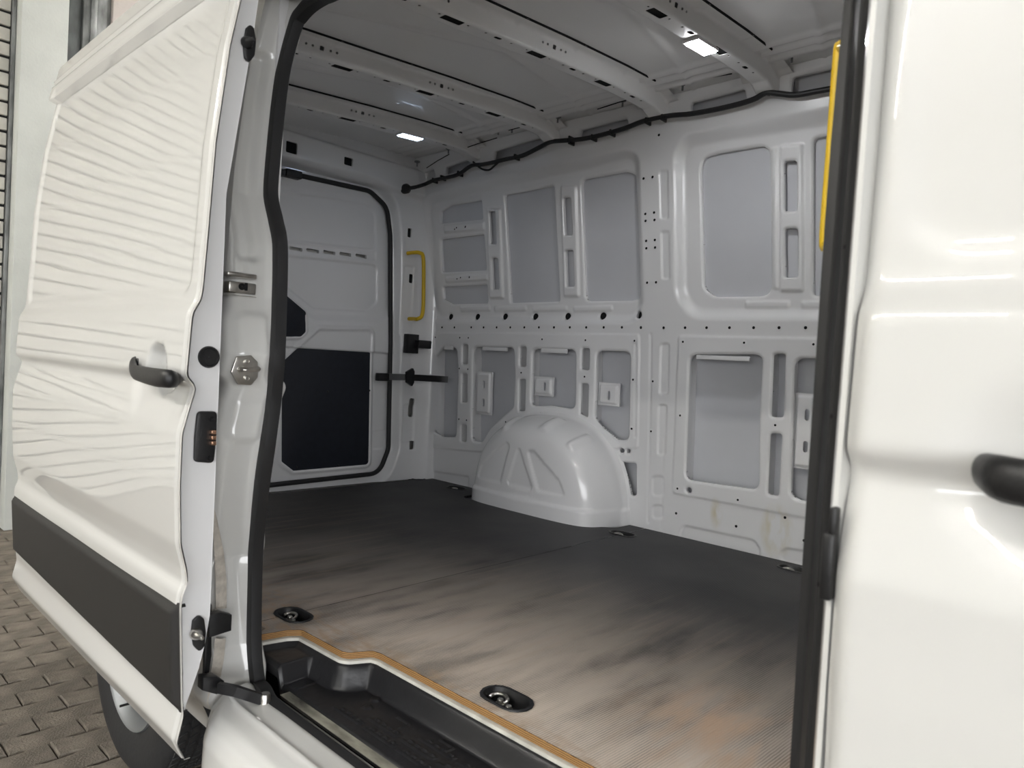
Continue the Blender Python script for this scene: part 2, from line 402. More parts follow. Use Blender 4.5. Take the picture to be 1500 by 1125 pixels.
# lower rear bay
LO = [[(290, 645), (335, 590), (388, 590), (412, 610), (418, 700), (408, 1090), (330, 1088), (284, 1060)],
      [(442, 580), (472, 580), (470, 687), (440, 687)], [(438, 740), (468, 742), (467, 899), (436, 897)], [(435, 1018), (465, 1020), (462, 1116), (432, 1112)],
      [(500, 592), (725, 595), (730, 760), (722, 925), (660, 980), (592, 1045), (548, 1118), (494, 1112), (492, 900)],
      [(757, 592), (792, 592), (790, 704), (755, 702)], [(753, 768), (788, 770), (784, 946), (750, 946)],
      [(825, 602), (1064, 607), (1060, 935), (1000, 928), (930, 916), (818, 920)],
      [(1097, 598), (1139, 600), (1136, 724), (1094, 716)], [(1092, 792), (1134, 794), (1129, 987), (1088, 965)],
      [(1178, 612), (1364, 618), (1354, 1106), (1296, 1104), (1215, 1040), (1168, 985)]]
for i, p in enumerate(LO): cutp(p, Bq, BS, .012 if len(p) == 4 else .035, True)
FB = [[(1011, 519), (1118, 519), (1113, 600), (1112, 718), (1005, 703)], [(1134, 518), (1151, 518), (1148, 611.5), (1130, 611)], [(1129, 634.5), (1146, 635), (1141, 727), (1125, 724)]]
for i, p in enumerate(FB): cutp(p, (0, 0), 1, .035 if i == 0 else .012, True)
x4, z4 = onwall((1164.5, 524)); x4b, z4b = onwall((1158, 729))
F4 = [(x4, z4), (x4 + .36, z4), (x4 + .36, z4b - .02), (x4b, z4b)]
f = sd_poly(roundpoly(F4, .04)); cuts.append(f); deep.append(f)
cutp([(38, 155), (130, 160), (132, 350), (118, 362), (98, 358), (85, 290)], E5, ES, .012, True)
# upper rear bay windows
UP = [[(143, 548), (148, 480), (200, 445), (370, 416), (378, 522)], [(146, 634), (384, 606), (397, 805), (155, 817)], [(158, 897), (402, 884), (406, 988), (215, 992), (165, 965)],
      [(497, 388), (768, 336), (802, 977), (530, 986)], [(918, 302), (1168, 258), (1222, 275), (1248, 955), (1200, 972), (945, 976)]]
for i, p in enumerate(UP): cutp(p, A, AS, .012 if i < 4 else .03)
SL = [[(418, 480), (452, 480), (462, 662), (428, 662)], [(433, 738), (468, 738), (477, 912), (441, 913)], [(827, 404), (868, 404), (878, 612), (836, 613)], [(840, 694), (882, 694), (889, 896), (846, 897)]]
for p in SL: cutp(p, A, AS, .010)
UF = [[(355, 230), (372, 165), (440, 145), (712, 98), (722, 888), (430, 892), (372, 850)]]
for p in UF: cutp(p, Cq, CS, .05)
SF = [[(788, 186), (855, 184), (857, 447), (792, 449)], [(792, 538), (860, 536), (861, 790), (795, 794)]]
for p in SF: cutp(p, Cq, CS, .012)
xa, za = onwall((920 + 935 / CS, 180 + 66 / CS)); xb, zb = onwall((920 + 935 / CS, 180 + 886 / CS))
cuts.append(sd_poly(roundpoly([(xa, za), (xa + .42, za - .01), (xa + .42, zb), (xb, zb)], .02)))
# slots in the roof rail
for p in ([(614, 268), (616, 254), (634, 247), (637, 262)], [(651, 256), (653, 244), (688, 232), (690, 246)], [(722, 234), (724, 221), (796, 199), (800, 214)], [(846, 204), (850, 190), (918, 172), (920, 190)],
          [(1010, 165), (1012, 149), (1090, 129), (1094, 150)], [(1158, 135), (1160, 112), (1224, 97), (1224, 128)]):
    cutp(p, (0, 0), 1, .010, True)
# round holes below the windows
for a, b in ((203, 1063), (350, 1063), (502, 1062), (668, 1062), (846, 1060), (1040, 1058), (1252, 1053)):
    x, z = onwall((A[0] + a / AS, A[1] + b / AS)); cuts.append(sd_circ(x, z, .018)); deep.append(cuts[-1])
for p, r in (((910, 660), .012), ((919.7, 661), .010), ((1009.5, 718), .013)):
    x, z = onwall(p); cuts.append(sd_circ(x, z, r))

emb = []                                      # (sd, depth, softness): + = pushed away from the room
def ep(pts, org, s, d, w, r=.03): emb.append((sd_poly(roundpoly(Wz(pts, org, s), r, 7)), d, w))
ep([(80, 420), (1180, 165), (1240, 190), (1262, 1000), (1225, 1078), (150, 1082), (110, 1020)], A, AS, .030, .055, .09)          # rear window recess
ep([(252, 160), (300, 85), (1330, -90), (1330, 985), (330, 985), (262, 880)], Cq, CS, .030, .060, .12)                          # front window recess
for a, b in (((405, 466), (497, 960)), ((814, 340), (914, 950))):
    ep([(a[0], a[1]), (b[0] - 18, a[1]), (b[0], b[1]), (a[0] + 18, b[1])], A, AS, -.012, .012, .01)
ep([(768, 110), (882, 100), (888, 862), (768, 862)], Cq, CS, -.010, .014, .01)
ep([(728, 120), (752, 118), (760, 850), (738, 850)], Cq, CS, -.008, .012, .006)
for pts in ([(420, 468), (460, 466), (472, 668), (424, 670)],): pass
for a in ((170, 552, 388, 590), (178, 838, 408, 866)): ep([(a[0], a[1] + 8), (a[2], a[1] - 12), (a[2] + 3, a[3] - 6), (a[0] + 3, a[3] + 8)], A, AS, -.010, .010, .006)
for a in ((258, 420), (445, 620), (655, 842), (880, 1092)): ep([(a[0], 1008), (a[1], 1000), (a[1] + 4, 1028), (a[0] + 4, 1034)], A, AS, -.006, .010, .006)
for a in ((590, 815), (880, 1100)): ep([(a[0], 916), (a[1], 912), (a[1], 948), (a[0], 950)], Cq, CS, -.006, .012, .006)
ep([(278, 514), (1412, 524), (1405, 1150), (1180, 1150), (1040, 1010), (870, 985), (720, 1010), (600, 1110), (560, 1170), (480, 1165), (240, 1140)], Bq, BS, -.006, .008, .02)
xl, zl = onwall((994, 492)); xl2, zl2 = onwall((985.5, 722)); xr2, zr2 = onwall((1180, 757))
emb.append((sd_poly(roundpoly([(xl, zl), (xl + 1.15, zl), (xl + 1.15, zl2 + .0), (xl2, zl2)], .02)), -.007, .008))
for p in ([(160, 248), (203, 244), (208, 494), (166, 496)], [(168, 560), (210, 557), (214, 804), (176, 806)]): ep(p, Cq, CS, .006, .010, .012)
for p in ([(292, 360), (346, 358), (340, 682), (284, 684)], [(280, 748), (332, 746), (326, 1064), (272, 1068)]): ep(p, D7, DS, .006, .010, .014)
ep([(232, 240), (300, 236), (298, 362), (230, 360)], E5, ES, .006, .010, .02); ep([(232, 418), (296, 416), (296, 500), (230, 500)], E5, ES, .006, .010, .02)
ep([(395, 600), (420, 540), (850, 630), (885, 680), (888, 760), (395, 640)], E5, ES, .008, .010, .03)
ep([(1012, 760), (1015, 700), (1050, 680), (1400, 740), (1400, 830)], E5, ES, .008, .010, .03)
ep([(255, 445), (430, 470), (430, 520), (250, 490)], (560, 560), 3.409, .006, .010, .01)
def seam(p0, p1, d=.004, w=.006):             # narrow pressed bead between two photo points on the wall
    a = onwall(p0); b = onwall(p1)
    def f(u, v):
        ex, ez = b[0] - a[0], b[1] - a[1]; t = np.clip(((u - a[0]) * ex + (v - a[1]) * ez) / (ex * ex + ez * ez), 0, 1)
        return np.hypot(u - a[0] - t * ex, v - a[1] - t * ez)
    emb.append((lambda u, v: f(u, v) - w, d, .006))
seam((953, 490), (949, 765)); seam((932, 500), (931, 640)); seam((625, 400), (618, 695), .004, .004); seam((972, 640), (968, 775), .003, .003)
cutf = union(cuts)
def wall_surf(u, v):
    y = yw(v)
    for s, d, wd in emb: y = y + d * em(s(u, v), wd)
    # turned-in edge round each opening
    c = cutf(u, v); y = y + .008 * em(np.abs(c) - .003, .008)
    return u, y, v
wall = sheet('wall_left', (-3.26, .12), (FZ - .01, 2.475), .0055, wall_surf, WALLM, cut=cutf, lip=(0, .014, 0))
tag(wall, 'light grey pressed steel side wall of the cargo bay with cut-outs', kind='structure')

def yskin_far(z):
    t = np.clip((np.asarray(z, float) - 1.40) / .12, 0, 1); t = t * t * (3 - 2 * t)
    return yw(z) + .095 * (1 - t) + .052 * t
o = sheet('outer_skin', (-3.40, .15), (.35, 2.52), .03, lambda u, v: (u, yskin_far(v) + .010 * hump(v, 1.27, .03) * (v < 1.45), v), SKIN_IN, wall)
# inner posts between the two skins, seen through the slots
def wpoint(p, dy=0): x, z = onwall(p); return np.array([x, float(yw(z)) + dy, z])
def bracket(p0, p1, slots, depth=.035):
    x0, z0 = onwall(p0); x1, z1 = onwall(p1); zl, zh = min(z0, z1), max(z0, z1)
    hs = [sd_rect(x0 + (x1 - x0) * sx, zl + (zh - zl) * sz, .009, .022, .009) for sx, sz in slots]
    def sf(u, v): return u, yw(v) + depth - .010 * em(sd_rect((x0 + x1) / 2, (zl + zh) / 2, abs(x1 - x0) / 2 - .014, (zh - zl) / 2 - .012, .006)(u, v), .010), v
    return sheet('bracket', (x0, x1), (zl, zh), .004, sf, PAINT_IN, wall, cut=union(hs), lip=(0, .008, 0), border_lip=True)
Bp = lambda a, b: (Bq[0] + a / BS, Bq[1] + b / BS)
bracket(Bp(495, 725), Bp(574, 970), [(.55, .28), (.55, .70)]); bracket(Bp(812, 752), Bp(914, 868), [(.6, .5)]); bracket(Bp(1165, 785), Bp(1278, 922), [(.55, .45)])
bracket((1160, 575), (1188, 690), [(.62, .3), (.62, .72)], .03)
for a, b in (((1020, 521), (1098, 527)), ((707, 509), (743, 513)), ((793, 511), (831, 516)), ((651, 507), (664, 511))):   # hanging tabs at the top of the openings
    x0, z0 = onwall(a); x1, z1 = onwall(b)
    box('tab', (x0, float(yw(z0)) - .002, z1 - .006), (x1, float(yw(z0)) + .006, z0 + .004), PAINT_IN, wall, .002)
for a in ((640, 745), (850, 965)): pass
_rh = [onwall((A[0] + a / AS, A[1] + b / AS)) for a, b in ((203, 1063), (350, 1063), (502, 1062), (668, 1062), (846, 1060), (1040, 1058), (1252, 1053))]
_o = mesh('cavity_shade', [(x + .030 * dx, float(yw(z)) + .037, z + .030 * dz) for x, z in _rh for dx, dz in ((-1, -1), (1, -1), (1, 1), (-1, 1))], [tuple(4 * i + k for k in range(4)) for i in range(len(_rh))], HOLE, wall); _o['kind'] = 'stuff'  # black sheets put in as the shade behind the round holes
def post_plate(px0, px1, nm='post_side'):
    a = onwall(px0); b = onwall(px1); zt, zb_ = max(a[1], b[1]), min(a[1], b[1]); V = []
    zz = np.linspace(zb_, zt, 8); xx = np.interp(zz, [zb_, zt], [b[0], a[0]] if a[1] > b[1] else [a[0], b[0]])
    for x, z in zip(xx, zz): V += [(x, float(yw(z)) + .008, z), (x, float(yskin_far(z)) - .001, z)]
    mesh(nm, V, [(2 * i, 2 * i + 2, 2 * i + 3, 2 * i + 1) for i in range(7)], PAINT_IN, wall)
for t, b_ in ((((434, 570), (428, 1130))), (((482, 570), (476, 1130))), (((746, 580), (740, 955))), (((800, 582), (795, 955))), (((1086, 590), (1078, 990))), (((1148, 592), (1140, 1000))), (((280, 600), (274, 1095)))):
    post_plate(Bp(*t), Bp(*b_))
for t, b_ in (((1128, 512), (1119, 732)), ((1157, 512), (1147, 735)), ((1006, 515), (999, 712))): post_plate(t, b_)
# weld washers round the bolt holes, and the holes
def dots(name, pts, r, mt, parent, f=yw, dy=-.0015, n=10, kind='stuff'):
    V = []; Fc = []
    for (x, z) in pts:
        y = float(f(z)); b = len(V); V.append((x, y + dy, z))
        for k in range(n): V.append((x + r * math.cos(k * 2 * math.pi / n), y + dy + .0012, z + r * math.sin(k * 2 * math.pi / n)))
        Fc += [(b, b + 1 + k, b + 1 + (k + 1) % n) for k in range(n)]
    o = mesh(name, V, Fc, mt, parent); o['kind'] = kind; return o
row = [Bp(a, 486) for a in (263, 330, 398, 490, 558, 630, 705, 782, 862, 945, 1032, 1122, 1218, 1318, 1422)] + [(D7[0] + a / DS, D7[1] + 260 / DS) for a in (170, 314, 450, 586, 731, 884, 1045, 1213)]
bolt = [Bp(*q) for q in ((299, 541), (433, 543), (480, 544), (885, 552), (1123, 557), (1392, 560), (268, 702), (770, 735), (1118, 757), (1384, 773), (264, 970), (685, 1005), (877, 957), (1090, 1007), (1376, 1042), (430, 712), (477, 716), (428, 990), (470, 995))] + \
       [(D7[0] + a / DS, D7[1] + b / DS) for a, b in ((442, 350), (829, 356), (1268, 366), (424, 816), (1026, 877), (251, 600), (240, 916), (126, 590), (118, 900))] + [(E5[0] + a / ES, E5[1] + b / ES) for a, b in ((392, 314), (760, 383))]
plain = [(E5[0] + a / ES, E5[1] + b / ES) for a, b in ((378, 466), (744, 545), (1042, 492), (1158, 632))] + [(Cq[0] + a / CS, Cq[1] + b / CS) for a, b in ((81, 287), (127, 279), (90, 469), (135, 462), (91, 505), (137, 500), (94, 608), (139, 603), (95, 646), (140, 642), (99, 823), (145, 821), (160, 63))] + \
        [(662.5, 335), (678, 332), (666, 408), (684, 406)] + [(600 + a / 3.75, 180 + b / 3.75) for a, b in ((245, 573), (294, 566), (267, 848), (315, 844), (57, 508), (69, 652), (70, 682), (77, 762), (1286, 306))]
dots('washer', [onwall(p) for p in bolt], .013, PAINT_IN, wall, dy=-.010)
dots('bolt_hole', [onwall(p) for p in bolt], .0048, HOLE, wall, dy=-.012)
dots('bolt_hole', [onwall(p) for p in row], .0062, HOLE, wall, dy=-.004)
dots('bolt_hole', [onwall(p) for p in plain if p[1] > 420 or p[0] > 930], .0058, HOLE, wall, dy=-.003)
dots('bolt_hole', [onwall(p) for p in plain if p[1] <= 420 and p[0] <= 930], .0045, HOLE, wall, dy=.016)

# ------------------------------------------------------------------ wheel arch on the far wall
def arch(name, x0, a, b, yb, D, sgn, parent=None):
    """pressed wheel box: rings from the wall to the inner face; sgn=-1 grows towards -y"""
    nt, ns = 220, 120
    th = np.linspace(0, math.pi, nt); s = np.linspace(0, 1, ns); TH, S = np.meshgrid(th, s, indexing='ij')
    kx = np.array([0, .05, .10, .30, .48, .60, .72, .86, 1.0]); rho = np.interp(S, kx, [1.05, 1.03, .99, .965, .91, .85, .74, .42, 0]); dep = np.interp(S, kx, [-.01, .004, .02, .36, .68, .83, .95, 1.0, 1.0]) * D
    k = np.ones(19) / 19
    for j in range(nt):
        rho[j, 9:-9] = np.convolve(rho[j], k, 'valid'); dep[j, 9:-9] = np.convolve(dep[j], k, 'valid')
    ex = .82
    X = x0 + a * rho * np.sign(np.cos(TH)) * np.abs(np.cos(TH)) ** ex; Z = FZ - .01 + b * rho * np.sin(TH) ** ex
    zz = Z - FZ
    Y = -dep
    # foot flange, ribs over the top, fan shaped pressings on the face
    foot = em(zz - .070, .014) * em(.06 - S, .05) * .016; Y = Y - foot
    for ang in (1.15, 1.62, 2.05): Y = Y - .0
    rib = sum(hump(TH, ang, .10) for ang in (.95, 1.42, 1.95)) * em(np.abs(S - .42) - .16, .06)
    Z = Z + .012 * rib; Y = Y - .010 * rib
    for tri in ([(-.33, .12), (-.30, .19), (-.13, .325), (-.10, .31), (-.15, .12)], [(-.10, .12), (-.045, .30), (-.03, .30), (.07, .12)], [(.02, .30), (.06, .305), (.22, .19), (.26, .12), (.10, .12)]):
        Y = Y + .008 * em(sd_poly(roundpoly([(x0 + p, FZ + q) for p, q in tri], .012))(X, Z), .009) * (S > .45)
    Yw = (yw(Z) if sgn < 0 else yb) - sgn * 0 + (Y if sgn < 0 else -Y)
    V = np.stack([X.ravel(), Yw.ravel(), Z.ravel()], 1); Fc = [(i * ns + j, (i + 1) * ns + j, (i + 1) * ns + j + 1, i * ns + j + 1) for i in range(nt - 1) for j in range(ns - 1)]
    return mesh(name, V, Fc, WALLM if sgn < 0 else PAINT_IN, parent)
arch('wheel_arch', -2.26, .445, .485, None, .245, -1, wall)

# ------------------------------------------------------------------ roof
zs_roof = lambda y: zbow(np.minimum(y, 2.42)) + .062
def roof_surf(u, v):
    z = zs_roof(v) - .012 * np.clip((v - 2.50) / .08, 0, 1) ** 2
    for c in (2.36, 2.42, 2.475): z = z - .012 * hump(v, c, .022)
    for bx in (-2.50, -1.93, -1.41, -.9): z = z - .006 * hump(u + .25 * np.abs(v - 1.8), bx + .12, .022)
    return u, v, z
ceil = sheet('ceiling', (-3.28, .15), (.80, 2.585), .012, roof_surf, ROOFM)
tag(ceil, 'grey pressed steel roof of the cargo bay', kind='structure')
def make_bow(bx, lamp):
    sec = np.array([(-.085, .0615), (-.052, .060), (-.044, .055), (-.034, .005), (-.030, 0), (.026, 0), (.030, .005), (.038, .055), (.045, .060), (.085, .0615)])
    L = np.concatenate([[0], np.cumsum(np.hypot(*np.diff(sec, axis=0).T))])
    hs = []
    mid = np.interp(0, sec[3:7, 0], L[3:7])
    for k, yy in enumerate(np.arange(1.02, 2.5, .19)):
        if k % 2 == 0: hs.append(sd_rect(mid + .008, yy, .015, .040, .003))
        else: hs.append(sd_rect(mid + .012, yy, .0075, .016, .007))
        for dy in (-.055, .06): hs.append(sd_circ(mid + .014, yy + dy, .0052))
    for yy in (1.30, 1.84): 
        hs.append(sd_rect(L[6] + .030, yy, .008, .008, .001))
        for dy in (-.06, -.035, .035, .06): hs.append(sd_circ(L[6] + .030, yy + dy, .005))
    def sf(u, v):
        fl = np.clip((v - 2.46) / .12, 0, 1)
        return bx + np.interp(u, L, sec[:, 0]) * (1 + .25 * fl * fl), v, zbow(v) + np.interp(u, L, sec[:, 1]) * (1 - .1 * fl) - .004 * hump((v * 1.0) % .30, .15, .02) * (u > L[7])
    b = sheet('roof_bow', (0, L[-1]), (.86, 2.575), .0052, sf, ROOFM, ceil, cut=union(hs), lip=(0, 0, .0015))
    yy = np.linspace(.88, 2.44, 30); mesh('cavity_shade', [(bx + dx, y, float(zbow(y)) + .005) for y in yy for dx in (-.027, .024)], [(2 * i, 2 * i + 2, 2 * i + 3, 2 * i + 1) for i in range(29)], HOLE, ceil)  # black strip standing in for the shade inside the bow
    # dark adhesive line between bow and roof skin
    V = []; Fc = []
    ys = np.linspace(.86, 2.40, 50)
    for y in ys:
        for dx, dz in ((.083, .056), (.090, .066)): V.append((bx + dx, y, float(zbow(y)) + dz))
    Fc = [(2 * i, 2 * i + 2, 2 * i + 3, 2 * i + 1) for i in range(len(ys) - 1)]
    mesh('adhesive_bead', V, Fc, HOLE, ceil)
    return b
BOWS = (-2.775, -2.235, -1.65, -1.18, -.60)
for bx in BOWS: make_bow(bx, False)
# gutter clips hanging along the roof edge
for p in ((611, 240), (657, 221), (730, 193), (750, 190), (817, 175), (912, 151), (1000, 127), (1160, 85)):
    x, y = 0, 2.50
    x, z = aty(p, 2.50)
    lathe('clip', [(.001, 0), (.004, 0), (.004, .018), (.016, .024), (.016, .030), (.001, .032)], 'z', (x, 2.50, z - .015), GALV, ceil, 12)
# dark slits of the gutter beads
for p0, p1 in (((625, 246), (658, 226)), ((668, 222), (728, 202)), ((745, 191), (800, 178)), ((875, 160), (985, 127)), ((1005, 122), (1072, 108)), ((1170, 78), (1232, 66))):
    a = aty(p0, 2.49); b = aty(p1, 2.49)
    sweep('seam_line', [(a[0], 2.49, a[1]), ((a[0] + b[0]) / 2, 2.488, (a[1] + b[1]) / 2 + .002), (b[0], 2.49, b[1])], circ(.0022, 6), HOLE, ceil)

# ------------------------------------------------------------------ rear frame and rear door
XR = -3.25
def tz(px, py, x=XR): return atx((px, py), x)
open_poly = [(1.62, .647), (2.44, .66), (2.50, .80), (2.475, 1.42), (2.435, 2.02), (2.40, 2.18), (2.28, 2.245), (1.62, 2.225)]
rc = [sd_poly(roundpoly(open_poly, .10, 8))]
for (px, py, hw, hh) in ((600, 341, .014, .026), (603, 408, .014, .026), (505, 238, .026, .021), (422, 218, .030, .028)):
    y, z = tz(px, py); rc.append(sd_rect(y, z, hw, hh, .006))
y, z = tz(602.5, 597); rc.append(sd_rect(y, z, .018, .055, .012)); y, z = tz(602.5, 652); rc.append(sd_rect(y, z, .015, .025, .006))
rcf = union(rc)
def rear_surf(u, v):
    x = XR + 0 * u
    c = rc[0](u, v)
    x = x - .045 * em(c - .035, .05)                      # rebate round the doorway
    x = x + .03 * em(2.26 - v, .03) * 0
    x = x + .035 * em(sd_rect(1.6, 2.335, 1.2, .075, .03)(u, v), .03)   # header box
    x = x + .05 * np.clip((u - 2.60) / .12, 0, 1) ** 2
    for (cy, cz, hw, hh) in ((2.55, 1.66, .035, .20), (2.57, 1.30, .035, .09), (2.60, .95, .04, .11)):
        x = x - .006 * em(sd_rect(cy, cz, hw, hh, .01)(u, v), .010)
    return x, u, v
rear = sheet('wall_rear', (.9, 2.78), (FZ, 2.48), .006, rear_surf, PAINT_IN, cut=rcf, keep=lambda u, v: u - yw(v) - .012, lip=(-.010, 0, 0))
tag(rear, 'grey steel rear frame of the cargo bay round the rear doorway', kind='structure')
box('outer_panel', (-3.42, 1.05, .38), (-3.39, 2.90, 2.52), PAINT, rear, .01)
# black boxes standing in for the shade behind the openings of the frame
for (px, py, hw, hh) in ((600, 341, .018, .03), (603, 408, .018, .03), (505, 238, .03, .025), (422, 218, .035, .032)):
    y, z = tz(px, py); dxc = .024 if py < 300 else -.012; box('cavity_shade', (XR + dxc - .012, y - hw, z - hh), (XR + dxc, y + hw, z + hh), HOLE, rear, .002)
# rubber seal round the rear doorway
pth = [(XR - .035, p[0], p[1]) for p in roundpoly([(1.635, .652), (2.435, .664), (2.492, .80), (2.468, 1.42), (2.428, 2.02), (2.395, 2.172), (2.275, 2.236), (1.635, 2.215)], .10, 8)]
s = sweep('door_seal', pth, circ(.013, 10), RUBBER, closed=True, up=(1, 0, 0)); tag(s, 'thin black rubber seal framing the rear door at the back of the cargo bay', 'seal')

rd = empty('rear_door', (-3.30, 2.15, .66), 'closed rear door leaf with two navy lining panels, at the back of the cargo bay', 'door')
XD = -3.305
def RZ(pts, org=(380, 180), s=3.75, x=XD): return [atx((org[0] + a / s, org[1] + b / s), x) for a, b in pts]
up1 = sd_poly(roundpoly(RZ([(60, 400), (160, 385), (430, 418), (590, 450), (638, 500), (642, 697), (60, 632)]), .05))
up2 = sd_poly(roundpoly(RZ([(60, 722), (648, 782), (646, 985), (590, 1036), (300, 1020), (60, 830)]), .04))
frame_o = sd_poly(roundpoly(RZ([(40, 335), (300, 345), (560, 395), (690, 440), (720, 600), (730, 1030), (650, 1080), (290, 1070), (60, 900)]), .06))
band = sd_poly(roundpoly(RZ([(60, 648), (640, 706), (640, 752), (60, 702)]), .006))
pl1p = [atx(p, XD) for p in ((380, 402), (414, 431), (445, 457), (446, 487), (438, 494.5), (380, 494.5))]
O2 = (380, 440)
pl2p = RZ([(315, 152), (600, 156), (613, 182), (602, 895), (585, 909), (180, 945), (110, 890), (112, 335)], O2)
pl2 = sd_poly(roundpoly(pl2p, .02)); pl1 = sd_poly(roundpoly(pl1p, .02))
cover = sd_poly(roundpoly(RZ([(620, 720), (690, 712), (690, 815), (618, 820)], O2), .02))
slots = []
for a, b in ((203, 692), (296, 702), (387, 712), (475, 721), (563, 731)):
    q = atx((380 + a / 3.75, 180 + b / 3.75), XD); slots.append(sd_rect(q[0], q[1], .037, .009, .006))
def rd_surf(u, v):
    x = np.full(u.shape, XD)
    x = x + .016 * (1 - em(frame_o(u, v) - .0, .05)) * (v > 1.35)
    x = x - .009 * em(up1(u, v), .010) - .009 * em(up2(u, v), .010)
    x = x - .005 * em(band(u, v), .008)
    x = x + .010 * em(np.abs(pl2(u, v)) - .010, .016) + .008 * em(np.abs(pl1(u, v)) - .008, .012)
    x = x - .004 * em(cover(u, v), .006)
    return x, u, v
o = sheet('inner_panel', (1.50, 2.53), (.63, 2.26), .006, rd_surf, PAINT_IN, cut=union(slots), lip=(-.02, 0, 0)); under(o, rd)
o = box('outer_panel', (-3.375, 1.50, .60), (-3.35, 2.54, 2.28), PAINT, None, .008); under(o, rd)
o = prism('lining_panel', roundpoly(pl2p, .02), lambda a, b: (XD + .001, a, b), (.005, 0, 0), DARK, None, .0015); under(o, rd); o['label'] = 'large navy lining panel with cut corners'
o = prism('lining_panel', roundpoly(pl1p, .02), lambda a, b: (XD + .017, a, b), (.005, 0, 0), DARK, None, .0015); under(o, rd); o['label'] = 'small navy lining panel'
def knobs(pts, parent, r=.006):
    for a, b in pts:
        q = atx((O2[0] + a / 3.75, O2[1] + b / 3.75), XD); o = lathe('clip', [(.0005, .005), (r * .6, .0045), (r, .002), (r, 0)], 'x', (XD + .006, q[0], q[1]), PLAST, None, 10); under(o, parent)
knobs([(130, 365), (130, 620), (372, 500), (600, 495), (395, 175), (548, 180), (590, 880), (430, 905), (200, 915)], rd)
# latch boxes at the head of the door
for (px0, py0, px1, py1) in ((404, 246, 418, 258), (420, 246, 442, 263)):
    a = atx((px0, py0), XR); b = atx((px1, py1), XR); o = box('latch', (XR - .04, a[0], b[1]), (XR + .005, b[0], a[1]), PLAST, None, .004); under(o, rd)

# check strap across the rear door edge
cs = empty('door_check_strap', (-3.25, 2.5, 1.27), 'black door check strap reaching from the rear door to the side wall', 'strap')
a = atx((552, 552), -3.27); b = atx((572, 552), -3.27)
under(box('door_bracket', (-3.285, a[0], a[1] - .022), (-3.255, b[0], a[1] + .022), PLAST, None, .003), cs)
e0 = (-3.255, *atx((570, 552), -3.255)); e1 = (-3.18, *atx((603, 553), -3.18)); e2 = (-3.03, *atx((640, 555), -3.03)); e3 = (-2.98, *atx((656, 556), -2.98))
def slab(name, pts, hh, th, mt):
    return sweep(name, pts, [(-th, -hh), (th, -hh), (th, hh), (-th, hh)], mt, None)
under(slab('bar', smoothpath([e0, e1, e2, e3], 4), .018, .005, PLAST), cs)
kx = -3.185; kq = atx((599, 552.5), kx)
under(prism('stop_block', [(kq[0] - .026, kq[1] - .030), (kq[0] + .012, kq[1] - .050), (kq[0] + .024, kq[1] - .030), (kq[0] + .024, kq[1] + .035), (kq[0] + .012, kq[1] + .052), (kq[0] - .03, kq[1] + .030)], lambda p, q: (kx, p, q), (.022, 0, 0), PLAST, None, .003), cs)
# striker block on the rear pillar
st = empty('door_striker', (-3.2, 2.55, 1.42), 'square black door striker block on the rear pillar above the check strap', 'latch')
a = atx((598, 489), -3.21); b = atx((612, 518), -3.21); under(box('plate', (-3.25, a[0], b[1]), (-3.205, b[0], a[1]), PLAST, None, .003), st)
a = atx((612, 498), -3.19); b = atx((629, 511), -3.19); under(box('buffer', (-3.215, a[0] - .006, b[1]), (-3.17, b[0], a[1]), PLAST, None, .006), st)

# yellow grab handles
def handle(name, pts, r, label):
    o = sweep(name, smoothpath(pts, 6), circ(r, 12), YELLOW, up=(.3, .2, .1)); tag(o, label, 'handle', 'yellow grab handles'); return o
hx = -3.15
q = [(-3.235, *atx((597, 371), -3.235)), (-3.19, *atx((606, 370), -3.19)), (hx, *atx((615, 370.5), hx)), (hx, *atx((620, 378), hx)), (hx, *atx((620.5, 420), hx)), (hx, *atx((619, 459), hx)), (hx, *atx((612, 467), hx)), (-3.19, *atx((606, 467), -3.19)), (-3.235, *atx((599, 467), -3.235))]
handle('grab_handle', q, .011, 'yellow grab handle on the rear pillar beside the rear door')
def bh(p, y): x, z = aty(p, y); return (x, y, z)
handle('grab_handle', [bh((1246, 66), .86), bh((1236, 68), .915), bh((1231, 80), .92), bh((1221, 215), .92), bh((1211, 345), .92), bh((1214, 360), .915), bh((1226, 366), .86)], .009, 'yellow grab handle behind the black door seal beside the front door')

# ------------------------------------------------------------------ load floor
LIP = [(-1.635, .855), (-1.618, .935), (-1.598, .966), (-1.418, .971), (-1.402, .980), (-1.378, 1.028), (-1.355, 1.035), (-.735, 1.040), (.11, 1.040)]
LIPs = roundpoly(LIP, .02, 4)[6:-6]; LIPs = [LIP[0]] + LIPs + [LIP[-1]]
TIES = []
for p, ang in (((430, 901.5), 0), ((742, 1024), 0), ((912, 782), 0), ((1164, 834), 0), ((669, 715), 0), ((609, 700.5), 0)):
    x, y = atz(p, FZ); TIES.append((x, y))
TH = [sd_rect(x, y, .062, .036, .034) for x, y in TIES]
arch_hole = [sd_poly(roundpoly([(-2.72, 2.9), (-2.70, 2.53), (-1.93, 2.53), (-1.80, 2.66), (-1.79, 2.9)], .06)), sd_poly(roundpoly([(-2.74, .7), (-2.72, 1.02), (-1.90, 1.02), (-1.84, .95), (-1.84, .7)], .06))]
near = [(-3.23, .90), (-1.66, .90)] + LIPs
board_out = near + [(.11, 2.762), (-3.23, 2.762)]
keepf = sd_poly(board_out)
def keep_board(u, v):
    o = keepf(u, v); return np.where(o > 8, .5, o)
lf = empty('load_floor', (-1.6, 1.9, FZ - .015), 'worn dark brown plywood load floor with a tan cut edge at the step', 'floor panel')
SEAM = -1.713
